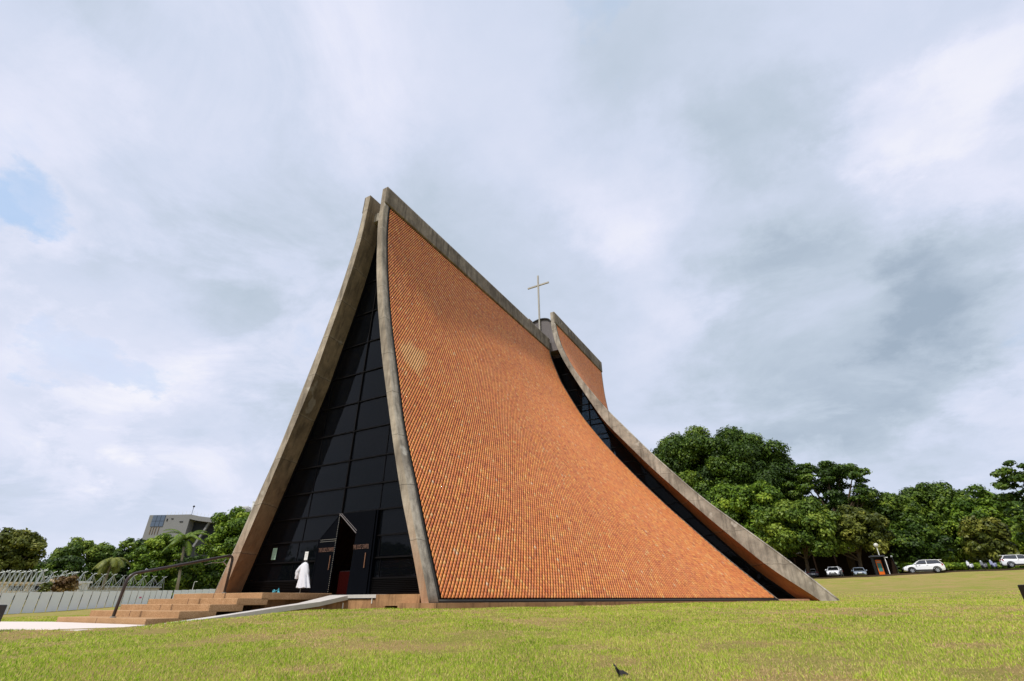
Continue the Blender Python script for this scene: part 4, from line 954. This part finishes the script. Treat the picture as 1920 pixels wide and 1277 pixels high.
def palm(lab, xt, yt, xb, yb, d, nf, fl, ragged, seed):
    rng = np.random.default_rng(seed); b = Vector(at(xb, yb, d)); tpt = Vector(at(xt, yt, d)); e = empty('palm_tree', b); tag(e, lab, 'palm tree', 'palms behind the fence')
    T = tpt-b
    MB().tube([(0, 0, -.5), T*.3+Vector((.1, 0, 0)), T*.7, T], [.32, .26, .22, .2], 8).build('trunk', M_barkp, e, smooth=True)
    MB().tube([T-Vector((0, 0, .1)), T+Vector((0, 0, 1.3))], [.24, .14], 8).build('crownshaft', LEAF['bright'], e)
    V = []; tt = []
    for k in range(nf):
        a = 2*PI*k/nf+rng.normal(0, .2); el = rng.uniform(-.25, 1.15) if not ragged else rng.uniform(-1.2, .6); L = fl*rng.uniform(.8, 1.1); p = T+Vector((0, 0, 1.2 if not ragged else .3)); dirv = Vector((math.cos(a)*math.cos(el), math.sin(a)*math.cos(el), math.sin(el)))
        n = 16
        for i in range(n):
            q = p+dirv*(L/n); dirv = (dirv+Vector((0, 0, -.11))).normalized(); side_ = dirv.cross(Vector((0, 0, 1))).normalized(); ll = .95*math.sin(PI*(i+1.5)/(n+2))**.6
            for s_ in (-1, 1):
                for h_ in (0, .5):
                    base_ = p.lerp(q, h_); tip = base_+side_*s_*ll*.8+dirv*.35*ll+Vector((0, 0, -.35*ll)); wv_ = dirv*.09
                    V += [base_-wv_, base_+wv_, tip]; tt += [rng.uniform(.2, .8)]*3
            V += [p-side_*.04, q, p+side_*.04]; tt += [.7]*3
            p = q
    V = np.array([tuple(v) for v in V]); np_mesh('frond', V, np.arange(len(V)).reshape(-1, 3), LEAF['mid' if not ragged else 'olive'], e, tint=np.array(tt))
palm('tall palm with arching fronds in front of the campus building', 345, 1024, 331, 1110, 122, 17, 4.6, False, 31)
palm('ragged grey palm leaning among the dark trees above the lattice masts', 212, 1050, 192, 1100, 122, 14, 3.6, True, 32)

# ------------------------------------------------------------------ road with kerb, verge on the right
M_asph = simple('asphalt', lin(96, 94, 92), .9, .2, var=.15, scale=4, bstr=.1)
M_kerb = simple('dark_mossy_kerb', lin(74, 62, 50), .95, .1, var=.35, scale=2)
M_verge = mat_lawn(); M_verge.name = 'verge_grass'  # same grass colours as the lawn
CU = [Vector(q) for q in CURB]
def away(q, k, dz=0): o = Vector((q.x-CAM[0], q.y-CAM[1], 0)).normalized(); return Vector((q.x+o.x*k, q.y+o.y*k, q.z+dz))
def strip(name, k0, k1, dz, mat, lab, thick=.2, kind='structure'):
    m = MB(); A = [away(q, k0, dz) for q in CU]; B = [away(q, k1, dz) for q in CU]; n = len(CU)
    vs = A+B+[v-Vector((0, 0, thick)) for v in A]+[v-Vector((0, 0, thick)) for v in B]
    fs = [(i, i+1, n+i+1, n+i) for i in range(n-1)]+[(2*n+i, 2*n+i+1, i+1, i) for i in range(n-1)]+[(n+i, n+i+1, 3*n+i+1, 3*n+i) for i in range(n-1)]
    o = m.add(vs, fs).build(name, mat); tag(o, lab, kind=kind); return o
strip('kerb', 0, .25, .16, M_kerb, 'dark kerb line along the top of the lawn', .5)
strip('road', .26, 13, .04, M_asph, 'asphalt car park road beyond the lawn', .5)
strip('verge', 13.05, 60, .12, M_verge, 'grass verge behind the road', .5)
def wood(lab, px0, px1, yt, yb, d, seed, kind='dark'):
    rng = np.random.default_rng(seed); lob = []; o_ = at((px0+px1)/2, yb, d); n = int((px1-px0)/9)
    for i in range(n):
        for j in range(3):
            hh = (at(px0, yt, d)[2]-at(px0, yb, d)[2]); q = at(px0+(i+rng.uniform(.1, .9))*(px1-px0)/n, yb, d+rng.uniform(-4, 4)); R_ = hh*.24
            lob.append((q-o_+np.array([0, 0, hh*(.16+.30*j)*rng.uniform(.85, 1.05)]), (R_*1.5, R_*1.5, R_), np.clip(rng.normal(.2, .12), 0, 1)))  # low tint puts the shade under the trees into the leaf colour
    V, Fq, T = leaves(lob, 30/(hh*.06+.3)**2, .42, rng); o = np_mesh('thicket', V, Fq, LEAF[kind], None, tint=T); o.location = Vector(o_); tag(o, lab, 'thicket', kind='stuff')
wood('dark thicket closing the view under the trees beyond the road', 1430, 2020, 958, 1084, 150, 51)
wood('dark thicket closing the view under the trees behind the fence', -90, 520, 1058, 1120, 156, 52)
def wood_world(lab, pts, hgt, seed):
    rng = np.random.default_rng(seed); lob = []
    for (x0, y0), (x1, y1) in zip(pts[:-1], pts[1:]):
        n = int(math.hypot(x1-x0, y1-y0)/4)
        for i in range(n):
            u = i/n; hh = hgt*rng.uniform(.7, 1.1)
            for j in range(3):
                x = x0+(x1-x0)*u+rng.normal(0, 2); y = y0+(y1-y0)*u+rng.normal(0, 2); lob.append((np.array([x, y, -1+hh*(.15+.3*j)]), (hh*.3, hh*.3, hh*.2), .4))
    V, Fq, T = leaves(lob, 16, .6, rng); o = np_mesh('thicket', V, Fq, LEAF['dark'], None, tint=T); tag(o, lab, 'thicket', kind='stuff')
wood_world('belt of trees across the lawn opposite the chapel doors', [(-125, -45), (-95, -80), (-40, -105), (30, -115)], 15, 61)
# hedge (countable? one clipped strip behind the white car)
def hedge(lab, px0, px1, yt, yb, d, seed, kind='bright'):
    rng = np.random.default_rng(seed); e = empty('hedge', at((px0+px1)/2, yb, d)); tag(e, lab, 'hedge'); off_ = np.array(e.location); lob = []
    n = int((px1-px0)/7)
    for i in range(n):
        q = at(px0+(i+.5)*(px1-px0)/n, (yt+yb)/2, d+rng.uniform(-.5, .5)); hh = (at(px0, yt, d)[2]-at(px0, yb, d)[2])/2; lob.append((q-off_, (.9, .9, hh), np.clip(rng.normal(.45, .15), 0, 1)))
    V, Fq, T = leaves(lob, 260, .14, rng); np_mesh('foliage', V, Fq, LEAF[kind], e, tint=T)
    m = MB()
    for (c, r, _) in lob: m.tube([Vector((c[0], c[1], c[2]-r[2])), Vector((c[0], c[1], c[2]+r[2]*.5))], .03, 5)
    m.build('stem', M_bark, e)
hedge('low leafy green hedge between the white car and the scooters', 1770, 1900, 1055, 1067, 108, 41)
hedge('low hedge in shade between the kiosk and the white car', 1692, 1775, 1056, 1066, 110, 42)

# pavilion glimpsed under the trees
pa = Vector(at(1560, 1026, 114)); pb = Vector(at(1637, 1023.5, 110)); e = empty('pavilion', (pa.x, pa.y, gz1(pa.x, pa.y)), math.atan2(pb.y-pa.y, pb.x-pa.x)); tag(e, 'dark open pavilion with pale roof fascia half hidden under the trees', 'pavilion')
Lq = Vector((pb.x-pa.x, pb.y-pa.y, 0)).length; zr = pb.z-gz1(pa.x, pa.y)
M_fascia = simple('pale_fascia', lin(150, 148, 142), .8); M_darkwall = simple('shade_dark_timber', lin(48, 36, 28), .9, .1)  # dark brown wall colour holds the black shade under the trees
MB().box(-14, Lq, -.1, .1, zr-.15, zr+.18).bar((Lq, 0, zr), (Lq-.9, 2.4, zr+2.1), .18).build('fascia', M_fascia, e)
MB().prism([(-14, 0, ), (Lq-.4, 0)] and [(0, zr+.19), (2.4, zr+2.0), (12, zr+1.0), (12, zr+.19)], 0, -14, Lq-.15).build('roof', M_darkwall, e)
MB().box(-14, Lq-.5, 5.0, 5.3, 0, zr+.18).build('wall', M_darkwall, e)
for k in range(6): MB().box(-13+k*4.2, -12.8+k*4.2, .3, .5, 0, zr-.16).build('column', M_darkwall, e)

# ------------------------------------------------------------------ vehicles
def carpaint(n, c): return simple(n, c, .28, .6, 0, var=.04, coat=.8)
M_wpaint = carpaint('white_car_paint', lin(232, 233, 236)); M_spaint = carpaint('silver_blue_paint', lin(140, 152, 168)); M_dpaint = carpaint('dark_purple_paint', lin(34, 24, 44))
M_tyre = simple('tyre_rubber', lin(22, 22, 22), .85, .2); M_rim = simple('alloy_rim', lin(170, 172, 176), .3, .5, .6); M_trim = simple('black_plastic_trim', lin(28, 28, 30), .6, .3)
M_cglass = mat_glass('car_glass', .1, (.4, .42, .42, 1), .03); M_cglass.node_tree.nodes['Principled BSDF'].inputs['Specular IOR Level'].default_value = .9; M_cglass.node_tree.nodes['Principled BSDF'].inputs['IOR'].default_value = 1.8; M_lamp = simple('clear_headlamp', lin(200, 208, 216), .15, .6); M_tail = simple('red_tail_lamp', lin(170, 20, 24), .2, .5); M_plate = simple('number_plate', lin(226, 228, 226), .5)
def loft(m, secs):
    n = len(secs[0]); vs = [v for s_ in secs for v in s_]
    fs = [(i*n+k, i*n+(k+1) % n, (i+1)*n+(k+1) % n, (i+1)*n+k) for i in range(len(secs)-1) for k in range(n)]
    fs += [tuple(range(n-1, -1, -1)), tuple(range((len(secs)-1)*n, len(secs)*n))]
    return m.add(vs, fs)
def section(x, w_, z0, z1, r=.12):
    """car cross-section at x: half width w_, from z0 to z1, rounded shoulders"""
    P = [(-w_*.94, z0), (w_*.94, z0), (w_, z0+(z1-z0)*.25), (w_, z0+(z1-z0)*.72), (w_-r*.35, z1-r*.5), (w_-r*1.5, z1), (-w_+r*1.5, z1), (-w_+r*.35, z1-r*.5), (-w_, z0+(z1-z0)*.72), (-w_, z0+(z1-z0)*.25)]
    return [(x, y, z) for y, z in P]
def car(name, lab, pos, rz, paint, kind, group):
    """x forward; length 4.45"""
    e = empty(name, pos, rz); tag(e, lab, 'car', group)
    suv = kind == 'suv'; L = 2.23; hw = .92 if suv else .88; zb = .30 if suv else .22; zh = 1.07 if suv else .88; zroof = 1.62 if suv else 1.44
    # lower body with bonnet and tail
    S = [(-L, .80, zb+.12, zh-.12), (-L+.12, .87, zb+.02, zh+.02), (-L+.6, hw, zb, zh+.06), (-.9, hw, zb-.02, zh+.02), (.4, hw, zb-.02, zh), (.95, hw, zb, zh-.02), (1.5, hw*.98, zb, zh-.08), (1.95, hw*.93, zb+.02, zh-.18), (L-.04, hw*.80, zb+.08, zh-.34), (L, hw*.74, zb+.12, zh-.42)]
    body = loft(MB(), [section(*s_) for s_ in S]).build('body', paint, e, smooth=False, bevel=.03)
    # greenhouse glass
    tb = -L+.10 if suv else -L+.45; rb = -L+.42 if suv else -L+1.15
    G_ = [(tb, hw*.86, zh-.05, zh+.06), (rb+.02, hw*.80, zh-.05, zroof-.14), (rb+.35, hw*.80, zh-.05, zroof-.045), (-.2, hw*.81, zh-.05, zroof-.035), (.22, hw*.80, zh-.05, zroof-.06), (.98, hw*.86, zh-.06, zh+.03)]
    loft(MB(), [section(*s_) for s_ in G_]).build('window', M_cglass, e)
    R_ = [(rb-.06, hw*.74, zroof-.13, zroof-.075), (rb+.32, hw*.77, zroof-.08, zroof-.005), (-.2, hw*.78, zroof-.07, zroof), (.3, hw*.75, zroof-.10, zroof-.045)]
    rf = loft(MB(), [section(x, w_, a, b, .05) for x, w_, a, b in R_]); 
    for s_ in (-1, 1):
        rf.bar((.30, s_*hw*.74, zroof-.085), (1.02, s_*hw*.87, zh-.02), .07, .06); rf.bar((-.42, s_*hw*.795, zroof-.09), (-.42, s_*hw*.87, zh-.04), .08, .05)
        rf.bar((rb+.05, s_*hw*.76, zroof-.10), (tb, s_*hw*.86, zh), .16 if suv else .12, .07)
    rf.build('roof', paint, e)
    wr = .35 if suv else .32
    for x in (1.38, -1.32):
        for s_ in (-1, 1):
            wl = MB(); c = Vector((x, s_*(hw-.10), wr))
            def ring(r, y): return [(c.x+r*math.cos(2*PI*k/20), c.y+y, c.z+r*math.sin(2*PI*k/20)) for k in range(20)]
            loft(wl, [ring(wr*.92, -.12*s_), ring(wr, -.09*s_), ring(wr, .09*s_), ring(wr*.92, .115*s_)]); wo = wl.build('wheel', M_tyre, e)
            rm = MB(); loft(rm, [ring(wr*.64, .10*s_), ring(wr*.62, .122*s_)])
            ro = rm.build('rim', M_rim, wo); sp_ = MB()
            for k in range(5):
                a = 2*PI*(k+.5)/5; sp_.box(-.001, .001, 0, 0.001, 0, .001) if 0 else sp_.prism([(c.x+wr*.2*math.cos(a-.25), c.z+wr*.2*math.sin(a-.25)), (c.x+wr*.56*math.cos(a-.28), c.z+wr*.56*math.sin(a-.28)), (c.x+wr*.56*math.cos(a+.28), c.z+wr*.56*math.sin(a+.28))], 1, c.y+.123*s_, c.y+.127*s_)
            sp_.build('rim_gap', M_trim, wo)
            ar_ = MB(); pts_ = [(c.x+(wr+.07)*math.cos(a), s_*(hw+.004), c.z+(wr+.07)*math.sin(a)) for a in np.linspace(-.15, PI+.15, 15)]
            for p, q in zip(pts_[:-1], pts_[1:]): ar_.bar(p, q, .05, .13 if suv else .06, (0, 1, 0)) if 0 else ar_.bar(p, q, .03, .10 if suv else .05, (math.cos(math.atan2((p[2]+q[2])/2-c.z, (p[0]+q[0])/2-c.x)), 0, math.sin(math.atan2((p[2]+q[2])/2-c.z, (p[0]+q[0])/2-c.x))))
            ar_.build('wheel_arch', M_trim, e)
    MB().box(-1.0, 1.0, -hw-.012, -hw+.03, zb-.02, zb+.14).box(-1.0, 1.0, hw-.03, hw+.012, zb-.02, zb+.14).build('side_sill', M_trim, e)
    hl = zh-.36
    for s_ in (-1, 1):
        MB().bar((L-.16, s_*hw*.62, hl+.06), (L-.42, s_*hw*.93, hl+.12), .10, .13).build('headlight', M_lamp, e)
        MB().bar((-L+.05, s_*hw*.60, zh-.10), (-L+.24, s_*hw*.985, zh-.10), .12, .20).build('taillight', M_tail, e)
        MB().ball((.80, s_*(hw+.12), zh+.05), .12, 10, 7, (.7, 1.0, .75)).bar((.80, s_*hw*.9, zh), (.80, s_*(hw+.1), zh+.03), .06, .04).build('mirror', paint, e)
        for dx in (.42, -.42):
            MB().box(dx-.10, dx+.10, s_*(hw-.005)-.014, s_*(hw-.005)+.014, zh-.14, zh-.11).build('door_handle', M_trim, e)
    MB().box(L-.03, L+.012, -hw*.48, hw*.48, zh-.48, zh-.33).box(L-.05, L+.018, -hw*.6, hw*.6, zb+.1, zb+.26).build('grille', M_trim, e)
    MB().box(L+.013, L+.026, -.26, .26, zb+.26, zb+.40).build('number_plate', M_plate, e)
    MB().box(-L-.02, -L+.05, -hw*.75, hw*.75, zb+.05, zb+.22).build('rear_bumper', M_trim, e)
    MB().box(-L-.03, -L-.0, -.26, .26, zb+.30, zb+.44).build('number_plate', M_plate, e)
    if suv:
        MB().box(tb-.05, rb+.12, -hw*.7, hw*.7, zroof-.05, zroof-.015).build('spoiler', paint, e)
    return e
GCAR = 'cars parked along the road beyond the lawn'
def onroad(x, y, d): q = at(x, y, d); return (q[0], q[1], q[2])
view = lambda q: math.atan2(q[1]-CAM[1], q[0]-CAM[0])     # heading away from the viewer
q = onroad(1735, 1075.2, 90.5); car('parked_car', 'white crossover car seen side on, facing left, between the kiosk and the scooters', q, view(q)+PI/2+.12, M_wpaint, 'suv', GCAR)
q = onroad(1568, 1083, 101); car('parked_car', 'white car facing the lawn head on, second from the chapel', q, view(q)+PI-.14, M_wpaint, 'suv', GCAR)
q = onroad(1614, 1082, 104); car('parked_car', 'silver blue saloon car facing the lawn left of the kiosk', q, view(q)+PI+.05, M_spaint, 'sedan', GCAR)
q = onroad(1523, 1084.5, 106); car('parked_car', 'dark purple saloon car seen from behind beside the chapel edge', q, view(q)+.12, M_dpaint, 'sedan', GCAR)
q = onroad(1921, 1064, 103); car('parked_car', 'white car cut off by the right edge of the view', q, view(q)-PI/2+.15, M_wpaint, 'suv', GCAR)
# scooters
def scooter(lab, pos, rz, body_m):
    e = empty('scooter', pos, rz); tag(e, lab, 'scooter', 'scooters parked in a row on the verge')
    for x in (.62, -.55):
        wl = MB(); 
        def ring(r, y): return [(x+r*math.cos(2*PI*k/16), y, .24+r*math.sin(2*PI*k/16)) for k in range(16)]
        loft(wl, [ring(.22, -.05), ring(.24, -.03), ring(.24, .03), ring(.22, .05)]); wl.build('wheel', M_tyre, e)
    loft(MB(), [section(x, w_, a, b, .06) for x, w_, a, b in ((-.85, .07, .5, .66), (-.6, .15, .34, .74), (-.25, .17, .28, .74), (0, .14, .24, .6), (.1, .13, .22, .34), (.38, .13, .22, .34), (.42, .17, .26, .85), (.52, .17, .3, .95), (.6, .10, .5, .9))]).build('body', body_m, e, bevel=.02)
    MB().prism([(-.8, .74), (-.1, .72), (-.05, .78), (-.4, .83), (-.85, .84)], 1, -.13, .13).build('seat', M_trim, e)
    MB().tube([(.62, 0, .24), (.46, 0, 1.0)], .03).tube([(.44, -.32, 1.04), (.46, 0, 1.0), (.44, .32, 1.04)], .018).build('handlebar', M_trim, e)
    MB().ball((.52, 0, .98), .09, 10, 7).build('headlight', M_lamp, e)
    for s_ in (-1, 1): MB().tube([(.44, s_*.25, 1.03), (.42, s_*.32, 1.2)], .01).ball((.42, s_*.33, 1.22), .06, 8, 6).build('mirror', M_trim, e)
M_bpaint = carpaint('blue_white_scooter_paint', lin(150, 154, 190))
for px, py, lab, mm in ((1822, 1067.5, 'white scooter, leftmost of the three parked scooters', M_wpaint), (1848, 1067, 'black and white scooter in the middle of the three', carpaint('grey_scooter_paint', lin(120, 122, 126))), (1866, 1066, 'bluish white scooter nearest the right edge car', M_bpaint)):
    q = onroad(px, py, 99); scooter(lab, q, view(q)+2.78, mm)

# kiosk and lamp
q = Vector(onroad(1656, 1079, 90)); kz = view(q)+PI/2
kio = empty('kiosk', q, kz-PI+.25); tag(kio, 'black framed shelter holding an orange map board with a white post', 'kiosk')
# local: +y away from viewer after rotation check
loc_y = Vector((-math.sin(kio.rotation_euler.z), math.cos(kio.rotation_euler.z), 0)); s_ = 1 if loc_y.dot(Vector((q.x-CAM[0], q.y-CAM[1], 0))) > 0 else -1
kio.scale = (.74, 1, 1)
MB().box(-.95, -.80, -.5*s_ if s_ < 0 else -.5, .5 if s_ > 0 else .5, 0, 2.3).build('side_wall', M_box, kio); MB().box(.72, .80, -.5, .5, 0, 2.3).build('side_wall', M_box, kio)
MB().box(-.80, .72, .35*s_-.03, .35*s_+.03, 0, 2.3).build('back_wall', M_box, kio)
MB().box(-1.15, 1.0, -.8, .7, 2.31, 2.5).build('roof', simple('slate_roof_sheet', lin(50, 52, 60), .6), kio)
M_orange = simple('orange_board', lin(236, 112, 24), .5, .3, var=.05)
ob = MB().box(-.50, .42, .1*s_-.04, .1*s_+.04, 0, 1.95).build('map_board', M_orange, kio)
f1_ = .1*s_-.055*s_
M_map = simple('green_map_print', lin(70, 130, 120), .5, .3, var=.3, scale=6)
MB().box(-.36, .30, f1_-.008, f1_+.008, .50, 1.55).build('map', M_map, ob)
MB().box(-.40, .32, f1_-.008, f1_+.008, 1.66, 1.80).build('heading', simple('grey_heading_strip', lin(180, 150, 130), .6), ob)
MB().box(.90, 1.0, -.62, -.52, 0, 2.3).box(.88, 1.45, -.62, -.52, 2.18, 2.26).build('post', M_white, kio)
lp = Vector(onroad(1660, 1075, 94)); lamp = empty('street_lamp', lp); tag(lamp, 'white globe lamp on a thin pole rising behind the kiosk', 'street lamp')
top_ = at(1651, 1022, 94)[2]-lp.z
MB().tube([(0, 0, -.3), (0, 0, top_-.3)], .05).build('pole', M_white, lamp)
MB().ball((0, 0, top_), .30, 16, 12).build('globe', simple('frosted_globe', lin(196, 194, 184), .3, .5), lamp, smooth=True)
lp = Vector(onroad(389, 1110, 124)); lamp = empty('street_lamp', lp); tag(lamp, 'tiny globe lamp above the fence just left of the chapel leg', 'street lamp')
top_ = at(388, 1097, 124)[2]-lp.z
MB().tube([(0, 0, -.5), (0, 0, top_-.2)], .05).build('pole', M_white, lamp); MB().ball((0, 0, top_), .27, 12, 9).build('globe', M_white, lamp, smooth=True)
lp = Vector(onroad(360, 1108, 120)); top_ = at(362, 1091, 120)[2]-lp.z
pole = empty('flag_pole', lp); tag(pole, 'thin white post with a short arm above the fence right of the palm', 'post')
MB().tube([(0, 0, -.5), (0, 0, top_)], .05).build('pole', M_white, pole); MB().tube([(0, 0, top_), (.6, .2, top_+.05)], .04).build('arm', M_white, pole)
# bollard post right of kiosk
q = Vector(onroad(1687, 1076, 90)); pst = empty('sign_post', q); tag(pst, 'thin grey leaning post just right of the kiosk', 'post')
MB().tube([(0, 0, 0), (-.25, 0, 2.2)], .035).build('pole', M_metal_dark, pst); MB().box(-.35, -.15, -.02, .02, 2.1, 2.3).build('bracket', M_galv, pst)
